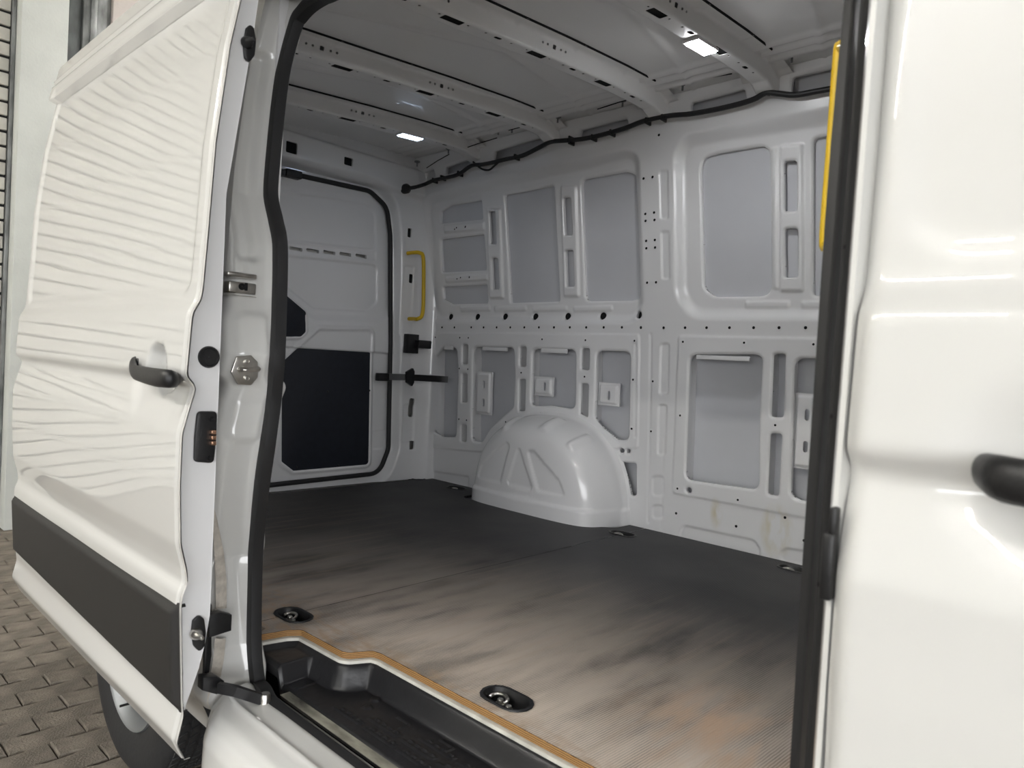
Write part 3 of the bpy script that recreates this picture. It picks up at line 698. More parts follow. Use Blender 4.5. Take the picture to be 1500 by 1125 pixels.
for (a, b) in ((-3.23, SEAM - .0012), (SEAM + .0012, .11)):
    o = sheet('plywood_board', (a, b), (.85, 2.765), .009, lambda u, v: (u, v, np.full(u.shape, FZ)), FLOORM, None, cut=union(TH + arch_hole), keep=keep_board, lip=(0, 0, -.014), border_lip=False); under(o, lf)
def ribbon(name, path, prof, mt, smooth=True):
    """prof: (outward offset, z) pairs; path in plan, outward = towards the doorway (-y side)"""
    P = [np.array(p, float) for p in path]; V = []; n = len(P); m = len(prof)
    for i in range(n):
        t = P[min(i + 1, n - 1)] - P[max(i - 1, 0)]; t /= np.linalg.norm(t); nn = np.array([t[1], -t[0]])
        for of, z in prof: V.append((*(P[i] + nn * of), z))
    return mesh(name, V, [(i * m + j, (i + 1) * m + j, (i + 1) * m + j + 1, i * m + j + 1) for i in range(n - 1) for j in range(m - 1)], mt, None, smooth, 40)
o = ribbon('cut_edge', LIPs, [(0, FZ + .0004), (.0025, FZ - .001), (.003, FZ - .008), (.002, FZ - .015), (-.01, FZ - .0155)], EDGEM); under(o, lf)
SILLF = empty('step_edge_trim', (-.8, .95, .5), 'white painted metal lip between plywood floor and black step tray', 'trim')
o = ribbon('lip', LIPs, [(-.03, FZ - .0165), (.005, FZ - .0165), (.009, FZ - .018), (.011, FZ - .024), (.010, FZ - .05)], RIMWHITE); under(o, SILLF)

# lashing eyes sunk into the floor
def lashing_eye(x, y, label):
    r = empty('lashing_eye', (x, y, FZ - .03), label, 'lashing eye', 'lashing eyes sunk in the load floor')
    def stad(hw, hh, n=8):
        R_ = hh; L_ = hw - hh
        return [(L_ + R_ * math.cos(a), R_ * math.sin(a)) for a in np.linspace(-math.pi / 2, math.pi / 2, n)] + [(-L_ + R_ * math.cos(a), R_ * math.sin(a)) for a in np.linspace(math.pi / 2, 1.5 * math.pi, n)]
    rings = [(.066, .040, .001), (.065, .039, .0035), (.058, .032, .003), (.054, .028, -.006), (.050, .025, -.026), (.020, .008, -.028)]
    V = []; m = 16
    for hw, hh, z in rings: V += [(x + a, y + b, FZ + z) for a, b in stad(hw, hh)]
    Fc = [(i * m + j, i * m + (j + 1) % m, (i + 1) * m + (j + 1) % m, (i + 1) * m + j) for i in range(len(rings) - 1) for j in range(m)] + [tuple(range(5 * m, 6 * m))]
    under(mesh('cup', V, Fc, PLAST, None, True, 30), r)
    pts = [(x - .028 + .022 * math.cos(a), y + .004 + .018 * math.sin(a), FZ - .012 + .004 * math.sin(a)) for a in np.linspace(-.3, math.pi + .3, 14)]
    under(sweep('ring', pts, circ(.0042, 8), STEEL, up=(0, 0, 1)), r)
    for dx, dy in ((-.016, -.002), (.016, -.010)):
        under(lathe('bolt', [(.0005, .012), (.006, .012), (.0072, .010), (.0072, .004), (.0115, .003), (.0115, 0)], 'z', (x + dx, y + dy, FZ - .017), STEEL, None, 12), r)
tl = ['black lashing eye in the floor at the inner corner of the step', 'black lashing eye in the floor nearest the camera, with two bright bolts', 'lashing eye in the floor in front of the wheel arch', 'lashing eye half hidden by the black door seal, against the side wall', 'lashing eye in the floor just behind the wheel arch', 'rearmost lashing eye by the foot of the rear pillar']
for (x, y), l in zip(TIES, tl): lashing_eye(x, y, l)

# ------------------------------------------------------------------ step tray
tray = empty('step_tray', (-.8, .93, .52), 'moulded black plastic step tray inside the sliding doorway', 'tray')
def offp(d):
    P = [np.array(p, float) for p in LIPs]; out = []
    for i in range(len(P)):
        t = P[min(i + 1, len(P) - 1)] - P[max(i - 1, 0)]; t /= np.linalg.norm(t); out.append(tuple(P[i] + np.array([t[1], -t[0]]) * d))
    return out
pocket_old = sd_poly(roundpoly([(-1.515, .862), (-1.515, .944), (-1.425, .946), (-1.402, .958), (-1.372, 1.008), (.2, 1.016), (.2, .862)], .022, 6))
shelf_old = sd_poly(roundpoly([(-1.592, .862), (-1.590, .925), (-1.575, .944), (-1.40, .946), (-1.372, 1.008), (.2, 1.016), (.2, .862)], .02, 6))
_in = [p for p in offp(.022) if p[0] > -1.50 or p[1] > .945]
pocket = sd_poly([(-1.513, .78), (-1.513, .935), (-1.505, .945)] + [p for p in offp(.022) if p[0] > -1.49] + [(.2, 1.018), (.2, .78)])
shelf = sd_poly([(-1.612, .78), (-1.612, .866)] + [p for p in offp(.018) if p[1] > .872] + [(.2, 1.022), (.2, .78)])
marks = []
for yy, x0, ns in ((.895, -1.33, 6), (.925, -1.24, 6), (.955, -1.10, 5)):
    for k in range(ns):
        a = x0 + k * .115; marks.append(sd_rect(a + .05, yy, .050, .0016, .001)); marks.append(sd_rect(a + .1, yy + .005, .0016, .006, .001))
        for j in range(4): marks.append(sd_rect(a + .02 + j * .022, yy + .009, .006, .0035, .002))
marks.append(sd_rect(-1.46, .905, .0016, .030, .001)); marks.append(sd_circ(-1.30, .985, .012)); marks.append(sd_circ(-1.28, .95, .010))
for q in ((-1.18, .975), (-1.05, .985)): marks.append(sd_rect(q[0], q[1], .022, .0015, .001)); marks.append(sd_rect(q[0] + .02, q[1] - .012, .0015, .014, .001))
mk = union(marks)
def tray_surf(u, v):
    z = np.full(u.shape, FZ - .024)
    z = z - .012 * em(shelf(u, v), .016) - .042 * em(pocket(u, v) + .006, .024)
    z = z + .0034 * em(mk(u, v), .0030) * (pocket(u, v) < -.012)
    z = z - .010 * em(v - .862, .008)
    return u, v, z
tk = sd_poly([(-1.63, .858)] + [p for p in offp(.010) if p[1] > .862] + [(.1, .858)])
o = sheet('tray_shell', (-1.64, .1), (.84, 1.036), .0032, tray_surf, TRAYM, None, keep=lambda u, v: np.where(tk(u, v) > 8, .5, tk(u, v)), lip=(0, 0, -.02)); under(o, tray)

# ------------------------------------------------------------------ near body side: panel, pillars, sill
def side_surf(u, v): return u, yskin(v), v
wr = sheet('wall_right', (-3.30, -1.60), (.42, 2.30), .02, side_surf, PAINT, cut=sd_circ(-2.29, .36, .43), lip=(0, .05, 0))
tag(wr, 'white outer body side of the van behind the open sliding door', kind='structure')
# seal line measured on the flange
SEALPX = [(433, 36), (417, 92), (408, 150), (399, 240), (396.5, 288), (404, 325), (410, 360), (409, 440), (406, 520), (400, 590), (392, 650), (382, 722), (374, 813), (372, 942), (378, 1005)]
fseal = lambda z: yskin(z) + .105
sp = []
for p in SEALPX:
    x, z = onwall(p, fseal); sp.append((x, float(fseal(z)), z))
_sz = np.array([q[2] for q in sp][::-1]); _sx = np.array([q[0] for q in sp][::-1])
def xseal(z): return np.interp(z, _sz, _sx)
psec = np.array([(-.10, 0), (-.055, 0), (-.040, .003), (-.030, .010), (-.024, .022), (-.020, .05), (-.016, .078), (-.010, .092), (-.004, .105), (-.004, .125), (-.02, .135), (-.12, .140)])
_pl = np.concatenate([[0], np.cumsum(np.hypot(*np.diff(psec, axis=0).T))]); _pt = np.linspace(0, _pl[-1], 200)
_pxs = np.convolve(np.pad(np.interp(_pt, _pl, psec[:, 0]), 4, 'edge'), np.ones(9) / 9, 'valid'); _pys = np.convolve(np.pad(np.interp(_pt, _pl, psec[:, 1]), 4, 'edge'), np.ones(9) / 9, 'valid')
s5 = float(np.interp(.05, psec[3:8, 1], _pl[3:8]))
def pil_surf(u, v):
    dx = np.interp(u, _pt, _pxs); dy = np.interp(u, _pt, _pys)
    rec = .018 * em(sd_rect(s5 - .004, 1.80, .026, .26, .02)(u, v), .022) + .012 * em(sd_rect(s5 - .028, 2.0, .014, .5, .006)(u, v), .010)
    rec = rec - .010 * em(sd_rect(s5 + .006, 1.27, .034, .145, .02)(u, v), .020)
    low = 0 * v
    return xseal(v) + dx - rec + .10 * low * (dy < .11), yskin(v) + dy - .03 * low * (dy > .02) * 0, v
cp = sheet('pillar', (0, float(_pl[-1])), (.50, 2.26), .0055, pil_surf, PAINT, wr)
# sill
ssec = np.array([(.74, .27), (.672, .33), (.660, .40), (.662, .485), (.672, .515), (.695, .533), (.728, .542), (.738, .549), (.748, .543), (.790, .547), (.802, .540), (.806, .52), (.84, .505), (.846, .52)])
_sl = np.concatenate([[0], np.cumsum(np.hypot(*np.diff(ssec, axis=0).T))])
def sill_surf(u, v):
    z = np.interp(v, _sl, ssec[:, 1]); y = np.interp(v, _sl, ssec[:, 0])
    e = np.clip((-1.45 - u) / .07, 0, 1)
    return u, y + .035 * e * e * (v < _sl[6]), z + .012 * e ** 2 * np.clip((z - .45) / .08, 0, 1) * (y < .80)
sheet('sill', (-1.53, .9), (0, float(_sl[-1])), .006, sill_surf, PAINT, wr)
o = sheet('sill_strip', (-1.46, .1), (.834, .859), .006, lambda u, v: (u, v, .541 + .004 * np.sin(u * 37) * 0 + 0 * u), DIRTY, wr)
# header over the doorway and the roof skin above
box('header', (-1.66, .735, 2.20), (.6, .90, 2.50), PAINT, wr, .02)
box('roof_skin', (-3.30, .95, 2.505), (1.2, 2.80, 2.53), PAINT, wr, .01)
box('underbody', (-3.4, .86, .36), (.9, 2.8, .44), HOLE, wr, .01)
box('inner_side_panel', (-3.26, .86, FZ - .02), (-1.66, .885, 2.45), PAINT_IN, wr, .003)
arch('wheel_arch', -2.29, .43, .485, .885, .125, 1, wr)
# striker plate, guide block on the pillar
def on_pillar(px, py, x): return (x, *atx((px, py), x))
sp_ = empty('door_striker', (-1.55, .75, 1.28), 'bright steel striker plate with two screws on the white door pillar', 'latch')
xk = float(xseal(1.287)) - .004
hexp = [atx((px, py), xk) for px, py in ((345, 522), (366, 520), (376, 530), (376, 553), (366, 564), (347, 563), (337, 545))]
under(prism('plate', roundpoly(hexp, .004, 3), lambda a, b: (xk, a, b), (.006, 0, 0), STEEL, None, .0015), sp_)
for px, py in ((359.5, 529), (359.5, 554)):
    q = atx((px, py), xk); under(lathe('screw', [(.0005, .003), (.004, .003), (.0045, .005), (.0065, .0045), (.007, 0)], 'x', (xk + .006, q[0], q[1]), STEEL, None, 14), sp_)
q0 = atx((349, 541), xk); q1 = atx((374, 540), xk)
under(sweep('bar', smoothpath([(xk, q0[0], q0[1]), (xk + .020, q0[0] + .002, q0[1]), (xk + .024, q0[0] + .008, q0[1]), (xk + .024, q1[0] - .01, q1[1]), (xk + .020, q1[0] - .003, q1[1]), (xk, q1[0], q1[1])], 4), circ(.0055, 10), STEEL, up=(0, .1, 1)), sp_)
gb = empty('guide_block', (-1.55, .74, 1.47), 'small bright steel guide bracket on the pillar above the striker plate', 'bracket')
xg = float(xseal(1.48)) - .012
def pbox(name, p0, p1, x0, x1, mt, parent, bev=.003):
    a = atx(p0, x1); b = atx(p1, x1); o = box(name, (x0, a[0], b[1]), (x1, b[0], a[1]), mt, None, bev); under(o, parent); return o
pbox('rail', (334, 396.5), (377, 409), xg - .04, xg + .012, STEEL, gb); pbox('block', (336, 411), (375, 432), xg - .04, xg + .004, STEEL, gb); pbox('foot', (333, 430), (377, 435), xg - .04, xg + .010, STEEL, gb)
q = atx((353, 420), xg); under(lathe('screw', [(.0005, .001), (.004, .001), (.0075, .003), (.008, 0)], 'x', (xg + .004, q[0], q[1]), HOLE, None, 14), gb)
pbox('slot', (359, 414), (363, 426), xg - .002, xg + .0055, HOLE, gb, .001)
# strips of seam sealer low on the pillar
def ribbon2(name, pxs, wpx, x, mt, parent):
    V = []
    for (px, py), ww in zip(pxs, wpx):
        a = atx((px, py), x); b = atx((px + ww, py), x); V += [(x, *a), (x + .004, *[(a[i] + b[i]) / 2 for i in (0, 1)]), (x, *b)]
    n = len(pxs); return mesh(name, V, [(3 * i + j, 3 * i + 3 + j, 3 * i + 4 + j, 3 * i + 1 + j) for i in range(n - 1) for j in (0, 1)], mt, parent)
ribbon2('seam_sealer', [(309, 735), (311, 770), (314, 810), (316, 850), (316, 891)], [4, 9, 14, 16, 16], -1.575, SEALER, wr)
ribbon2('seam_sealer', [(315, 935), (312, 965), (307, 1000), (303, 1030), (310, 1042)], [16, 16, 15, 12, 6], -1.570, SEALER, wr)
pbox2 = None
# near black bracket seen past the door edge
rb = empty('door_roller_bracket', (-1.6, .7, .70), 'black roller bracket between the open sliding door and the pillar, above the hinge arm', 'bracket')
a0 = atx((307, 898), -1.54); a1 = atx((334, 893), -1.54)
under(prism('plate', [atx(p, -1.54) for p in ((300, 897), (318, 893), (334, 897), (333, 920), (305, 929), (300, 929))], lambda p, q: (-1.54, p, q), (.022, 0, 0), PLAST, None, .003), rb)
under(prism('arm', [atx(p, -1.552) for p in ((302, 876), (307, 884), (307, 958), (303, 985), (296, 990), (298, 880))], lambda p, q: (-1.552, p, q), (.012, 0, 0), PLAST, None, .002), rb)

# rubber seal round the sliding doorway
top = [(-1.10, float(fseal(2.18)), 2.18), (-.45, float(fseal(2.18)), 2.18), (-.33, float(fseal(2.13)), 2.13), (-.283, .85, 2.0), (-.278, .815, 1.6), (-.276, .81, 1.2), (-.276, .812, .7), (-.30, .81, .575), (-.36, .803, .533)]
low = [(-.7, .803, .531), (-1.2, .803, .531), (-1.42, .803, .533), (-1.478, .806, .548)]
bx, bz = sp[-1][0], sp[-1][2]
cor = [onwall(p, fseal) for p in ((442, 21), (455, 7), (473, -5), (500, -18))]
pth = smoothpath(sp[::-1] + [(a, float(fseal(b)), b) for a, b in cor] + top + low + [(bx + .004, sp[-1][1], bz)], 5)
sect = [(-.014, -.013), (.0, -.017), (.014, -.013), (.019, 0), (.014, .013), (.0, .017), (-.014, .013), (-.016, 0)]
s = sweep('door_seal', pth[:-1], sect, RUBBER, closed=True, up=(.02, 1, .03)); tag(s, 'thick black rubber seal framing the open sliding doorway', 'seal')

# front pillar trim: ribbed black rubber and white edge
bp = empty('pillar_trim', (-.26, .76, 1.2), 'wide ribbed black rubber trim on the pillar next to the front door', 'trim')
zs = np.linspace(.30, 2.2, 60)
def ytrim(z): return float(np.interp(z, [.3, 1.2, 1.75, 2.2], [.708, .702, .712, .79]))
def column(name, sec, mt, parent):
    V = []; m = len(sec)
    for z in zs:
        for dx, dy in sec: V.append((dx, ytrim(z) + dy, z))
    return mesh(name, V, [(i * m + j, (i + 1) * m + j, (i + 1) * m + j + 1, i * m + j + 1) for i in range(len(zs) - 1) for j in range(m - 1)], mt, parent, True, 50)
o = column('ribbed_strip', [(-.262, .16), (-.290, .118), (-.292, .108), (-.288, .102), (-.280, .092), (-.277, .078), (-.272, .076), (-.268, .066), (-.258, .052), (-.255, .042), (-.250, .040), (-.246, .034), (-.241, .031), (-.238, .024)], RUBBER, None); under(o, bp)
o = column('white_edge', [(-.240, .030), (-.238, .016), (-.234, .010), (-.229, .010), (-.228, .016), (-.226, .03), (-.226, .06), (-.20, .08)], PAINT, None); under(o, bp)
for px, py in ((1258.5, 110), (1238, 361), (1220, 610), (1202, 856), (1190, 1095)):
    x, z = aty((px, py), .745); under(lathe('pin', [(.0005, -.001), (.0028, -.0005), (.003, .002)], 'y', (x, ytrim(z) + .041, z), HOLE, None, 8), bp)

# ------------------------------------------------------------------ front door
fd = empty('front_door', (.3, .70, .5), 'white front passenger door with a black pull handle, cut by the right edge of the photo', 'door')
hx0, hz0 = -.118, 1.266
cupf = sd_poly(roundpoly([(-.135, 1.255), (-.10, 1.315), (.12, 1.315), (.15, 1.25), (.11, 1.205), (-.09, 1.205)], .05))
def fd_surf(u, v):
    y = yskin(v) + .014 * em(cupf(u, v), .09)
    t = np.clip((-.205 - u) / .02, 0, 1); y = y + .016 * t * t
    y = y + .004 * em(sd_rect(.6, 1.83, .79, .37, .05)(u, v), .03)
    return u, y, v
kd = sd_poly(roundpoly([(-.224, .42), (-.224, 2.16), (1.0, 2.16), (1.0, .42)], .03))
o = sheet('door_skin', (-.226, 1.0), (.42, 2.16), .006, fd_surf, PAINT, None, keep=lambda u, v: np.where(kd(u, v) > 8, .5, kd(u, v)), lip=(0, .018, 0)); under(o, fd)
o = box('inner_panel', (-.215, .80, .45), (1.0, .84, 2.15), PAINT_IN, None, .01); under(o, fd)
o = box('door_lock', (-.238, .700, 1.125), (-.2265, .716, 1.19), PLAST, None, .003); under(o, fd)
o = box('door_lock', (-.234, .702, 1.185), (-.2265, .716, 1.215), PLAST, None, .003); under(o, fd)
hp = smoothpath([(-.116, .700, hz0 + .004), (-.108, .682, hz0 + .003), (-.085, .662, hz0), (-.02, .655, hz0), (.06, .655, hz0 - .003), (.11, .672, hz0 - .004), (.13, .70, hz0 - .004)], 5)
o = sweep('pull_handle', hp, [(a * .55, b) for a, b in circ(.0185, 16)], PLAST, up=(0, 0, 1), scale=[.35, .8, 1, 1, 1, 1, .8, .5]); under(o, fd); o['label'] = 'black pull handle'

# ------------------------------------------------------------------ sliding door, pushed back
X0, X1 = -2.82, -1.44
sd_ = empty('sliding_door', (-2.1, .62, .48), 'white sliding door pushed fully back, with black handle and dark lower cladding', 'door')
cupd = sd_poly(roundpoly([(-1.655, 1.275), (-1.640, 1.320), (-1.612, 1.335), (-1.575, 1.33), (-1.553, 1.305), (-1.545, 1.262), (-1.560, 1.238), (-1.60, 1.226), (-1.64, 1.240)], .018, 4))
flat = sd_poly(roundpoly([(-1.79, 1.27), (-1.70, 1.262), (-1.47, 1.262), (-1.47, 1.20), (-1.53, 1.185), (-1.72, 1.185)], .03, 4))
win = sd_rect((X0 + X1) / 2 - .02, 1.80, .645, .352, .03)
def dn(u, v): return .0010 * np.sin(4.1 * u + 1.3) * np.sin(3.1 * v + .4) + .00025 * np.sin(9.3 * u - 4.1 * v)
def door_surf(u, v):
    y = ydoor(v) + dn(u, v)
    y = y + .006 * em(win(u, v), .022)
    y = y - .024 * em(2.128 - v, .006) + .014 * em(np.abs(v - 2.185) - .003, .012) + .006 * em(2.20 - v, .01)
    y = y + .032 * em(cupd(u, v) + .004, .018) + .006 * em(flat(u, v), .05)
    t = np.clip((u - (X1 - .022)) / .022, 0, 1); y = y + .006 * em(np.abs(u - (X1 - .016)) - .003, .008)
    return u, y, v
kdo = sd_poly(roundpoly([(X0, .475), (X0, 2.245), (X1, 2.245), (X1, .475)], .012, 4))
o = sheet('door_skin', (X0 - .002, X1 + .002), (.472, 2.248), .0065, door_surf, PAINT, None, keep=lambda u, v: np.where(kdo(u, v) > 8, .5, kdo(u, v)), lip=(0, .012, 0)); under(o, sd_)
yin = lambda z: np.interp(z, [.4, .585, .62, .655, .70, .77, 1.65, 1.98, 2.3], [.618, .618, .630, .641, .652, .661, .656, .697, .73])
XS = X1 - .014
def shut_surf(u, v):
    y0 = ydoor(v) + .008; y1 = yin(v); return XS - .004 * u + 0 * v + .003 * em(np.abs(v - .66) - .002, .006), y0 + (y1 - y0) * u, v
o = sheet('shut_face', (0, 1), (.575, 2.24), .012, shut_surf, PAINT_IN, None); under(o, sd_)
o = sheet('inner_panel', (X0 + .015, XS - .003), (.585, 2.24), .03, lambda u, v: (u, yin(v) + .012 * em(sd_rect((X0 + X1) / 2, 1.75, .55, .32, .05)(u, v), .04) * 0, v), PAINT_IN, None); under(o, sd_)
# dark cladding
kc = sd_poly(roundpoly([(X0 - .004, .600), (X0 - .004, .802), (X1 - .008, .806), (X1 - .008, .574)], .012, 4))
def clad_surf(u, v):
    c = kc(u, v); c = np.where(c > 8, 0, c)
    return u, ydoor(np.clip(v, .45, .80)) + .002 - .013 * em(c + .012, .022), v
o = sheet('cladding', (X0 - .006, X1 - .006), (.57, .81), .0055, clad_surf, CLADM, None, keep=lambda u, v: np.where(kc(u, v) > 8, .5, kc(u, v)), lip=(0, .012, 0)); under(o, sd_); o['label'] = 'dark grey lower cladding strip'
# handle
def dh(p, y): x, z = aty(p, y); return (x, y, z)
hp = [(-1.735, .604, 1.290), (-1.722, .580, 1.288), dh((197, 544), .562), dh((211, 549), .553), dh((229, 553), .550), dh((244, 554.5), .552), dh((252, 555.5), .560), dh((256, 556), .574), dh((258, 556), .60)]
o = sweep('handle_bar', smoothpath(hp, 6), [(a * .55, b) for a, b in circ(.0165, 16)], PLAST, up=(0, 0, 1), scale=[.75, .8, .95, 1.08, 1.15, 1.12, 1.05, 1.0, .9]); under(o, sd_); o['label'] = 'glossy black handle bar'
q = dh((206, 531), .590)
o = box('handle_foot', (q[0] - .034, .580, q[2] - .010), (q[0] + .006, .606, q[2] + .010), PLAST, None, .007, 3); under(o, sd_)
# fittings on the shut face
q = atx((306, 523), XS); o = lathe('plug', [(.0005, .0012), (.017, .0014), (.0185, .004), (.021, .004), (.0225, .002), (.0225, -.004)], 'x', (XS - .001, *q), PLAST, None, 24); under(o, sd_); o['label'] = 'round black plug'
cpoly = roundpoly([atx(p, XS) for p in ((287, 602), (316, 602), (314, 640), (311, 678), (282, 676), (283, 640))], .010, 4)
ct = prism('contact_block', cpoly, lambda a, b: (XS, a, b), (.010, 0, 0), PLAST, None, .003); under(ct, sd_); ct['label'] = 'black contact block with copper pins'
for py in (633, 641, 649):
    q = atx((311.5, py), XS + .012); o = box('contact_pin', (XS + .006, q[0] - .0045, q[1] - .0042), (XS + .018, q[0] + .0055, q[1] + .0042), COPPER, ct, .001); o.matrix_parent_inverse = ct.matrix_parent_inverse; o.parent = ct; o.matrix_parent_inverse = Matrix.Identity(4)
for (px, py) in ((307, 613), (303, 670)):
    q = atx((px, py), XS); o = lathe('screw', [(.0005, .002), (.003, .002), (.005, .004), (.006, 0)], 'x', (XS + .010, *q), HOLE, ct, 12)
# guide pins (upper and lower)
for pts, cen in (([(365, 36), (371, 42), (374, 62), (372, 82), (364, 92), (357, 86), (355, 64), (359, 42)], (372, 62)), ([(291, 955), (282, 945), (279, 925), (281, 908), (290, 900), (298, 905), (300, 925), (299, 945)], (297, 930))):
    gp = prism('guide_plate', [atx(p, XS) for p in roundpoly(pts, 6, 3)], lambda a, b: (XS - .002, a, b), (.008, 0, 0), PLAST, None, .003); under(gp, sd_)
    q = atx(cen, XS + .02); lathe('pin', [(.0005, .034), (.004, .033), (.005, .02), (.0085, .016), (.012, .006), (.013, 0)], 'x', (XS + .004, q[0] - .008, q[1]), PLAST if cen[1] < 500 else STEEL, gp, 14)
# lower hinge arm
ap = [atx(p, -1.50) for p in ((298, 993), (318, 991), (329, 998), (328, 1010), (318, 1018), (297, 1012))]
o = prism('arm_bracket', ap, lambda a, b: (-1.50, a, b), (-.03, 0, 0), PLAST, None, .003); under(o, sd_)
c0 = (-1.49, *atx((320, 1007), -1.49)); c1 = (-1.455, *atx((345, 1012), -1.455)); c2 = (-1.44, *atx((388, 1026), -1.44))
o = sweep('hinge_arm', [c0, c1, c2], [(-.006, -.011), (.006, -.011), (.006, .011), (-.006, .011)], PLAST, None); under(o, sd_)
o = lathe('arm_roller', [(.0005, .016), (.010, .016), (.012, .012), (.012, -.012), (.0005, -.013)], 'z', c2, STEEL, None, 16); under(o, sd_)

# ------------------------------------------------------------------ roof lamps, cable harness
def lamp(px, py, bx, label, lens):
    d = ray(px, py); y = 2.0
    for _ in range(10):
        z = float(zbow(y)) - .004; x, y = atz((px, py), z)
    r = empty('roof_lamp', (x, y, z), label, 'lamp', 'roof lamps of the cargo bay')
    s = float(zbow(y + .05) - zbow(y - .05)) / .1
    hw = .022; L = .060
    def mk(nm, hw, L, z0, z1, mt):
        V = [(x + sx * hw, y + sy * L, z + s * sy * L + zz) for zz in (z0, z1) for sx, sy in ((-1, -1), (1, -1), (1, 1), (-1, 1))]
        o = mesh(nm, V, [(0, 1, 2, 3), (7, 6, 5, 4), (0, 4, 5, 1), (1, 5, 6, 2), (2, 6, 7, 3), (3, 7, 4, 0)], mt, None, False); under(o, r)
    mk('housing', hw + .006, L + .006, -.006, .004, PAINT_IN); mk('lens', hw, L, -.010, -.006, lens)
lamp(601, 199, BOWS[0], 'lit white roof lamp on the rearmost roof bow', LED); lamp(1027, 67, BOWS[3], 'lit white roof lamp on the front roof bow, right of the other lamp', LED2)
hp = [(597, 276), (608, 274), (622, 270), (636, 264), (655, 260), (672, 255), (690, 243), (706, 241), (722, 238), (742, 233), (765, 228), (790, 216), (806, 208), (825, 206), (850, 204), (880, 198), (915, 188), (938, 179), (960, 173), (985, 169), (1010, 167), (1045, 161), (1080, 153), (1105, 145), (1122, 136), (1140, 137), (1165, 139), (1195, 134), (1228, 128), (1250, 124)]
P3 = []
for k, p in enumerate(hp):
    x, z = onwall(p, lambda z: yw(z) - .034); P3.append((x, float(yw(z)) - .034, z))
gq = atx((597, 276), -3.195); P3[0] = (-3.195, *gq); P3[1] = (-3.15, *atx((609, 274), -3.15))
ch = empty('cable_harness', (-2.0, 2.58, 2.36), 'black cable harness clipped along the top of the side wall below the roof', 'cable')
under(sweep('cable', smoothpath(P3, 5), circ(.0105, 10), RUBBER, up=(.1, 1, 0)), ch)
a = P3[0]; under(lathe('grommet', [(.0005, .03), (.014, .03), (.022, .014), (.027, .008), (.027, -.02)], 'x', (a[0] - .012, a[1], a[2]), RUBBER, None, 20), ch)
P4 = []
for p in ((693, 237), (705, 247), (716, 249), (724, 243), (732, 236)):
    x, z = onwall(p, lambda z: yw(z) - .03); P4.append((x, float(yw(z)) - .03, z))
under(sweep('cable_branch', smoothpath(P4, 4), circ(.005, 8), RUBBER, up=(.1, 1, 0)), ch)
P4 = []
for p in ((1106, 124), (1112, 130), (1120, 136), (1128, 138)):
    x, z = onwall(p, lambda z: yw(z) - .03); P4.append((x, float(yw(z)) - .03, z))
under(sweep('cable_branch', smoothpath(P4, 4), circ(.007, 8), RUBBER, up=(.1, 1, 0)), ch)
for p in ((640, 266), (652, 262), (677, 256), (760, 232), (840, 206), (840, 210), (873, 204), (900, 197), (952, 180), (975, 175)):
    x, z = onwall(p, lambda z: yw(z) - .01); under(box('cable_tie', (x - .004, float(yw(z)) - .046, z - .012), (x + .004, float(yw(z)) - .004, z + .014), RUBBER, None, .002), ch)

# front bulkhead of the cargo bay (out of view, closes the room)
o = box('wall_front', (.115, .88, FZ - .02), (.13, 2.80, 2.47), PAINT_IN, None, .002); tag(o, 'grey bulkhead at the front of the cargo bay', kind='structure')

# ------------------------------------------------------------------ rear wheel
wx, wy = -2.30, .80
wh = empty('wheel', (wx, wy, 0), 'black rear tyre on a silver steel rim, below the sliding door', 'wheel')
tp = [(.200, .02), (.215, .004), (.235, -.004), (.29, -.010), (.325, -.004), (.345, .012), (.352, .028), (.354, .06), (.354, .16), (.350, .185), (.33, .20), (.22, .195), (.2, .18)]
under(lathe('tyre', tp, 'y', (wx, wy, .355), TYRE, None, 72, sharp=60), wh)
rp = [(.218, .006), (.214, -.003), (.206, .002), (.200, .016), (.192, .024), (.186, .05), (.176, .085), (.165, .095), (.13, .085), (.10, .09), (.08, .055), (.06, .05), (.0005, .05)]
under(lathe('rim', rp, 'y', (wx, wy, .355), RIM, None, 48, sharp=60), wh)
V = []; Fc = []
for k in range(72):                                  # tread blocks
    for j, yo in enumerate((.030, .062, .095, .128, .160)):
        a0 = (k + .5 * (j % 2)) * 2 * math.pi / 72; b = len(V)
        for r in (.353, .3585):
            for da, dy in ((-.030, -.011), (.030, -.011), (.030, .011), (-.030, .011)):
                V.append((wx + r * math.cos(a0 + da + dy * 1.2), wy + yo + dy, .355 + r * math.sin(a0 + da + dy * 1.2)))
        Fc += [(b + 4, b + 5, b + 6, b + 7), (b, b + 1, b + 5, b + 4), (b + 1, b + 2, b + 6, b + 5), (b + 2, b + 3, b + 7, b + 6), (b + 3, b, b + 4, b + 7)]
o = mesh('tread', V, Fc, TYRE, None, False); under(o, wh); o['kind'] = 'stuff'
under(lathe('valve', [(.0005, 0), (.004, 0), (.004, .03), (.0005, .03)], 'y', (wx - .04, wy - .012, .355 - .16), PLAST, None, 8), wh)

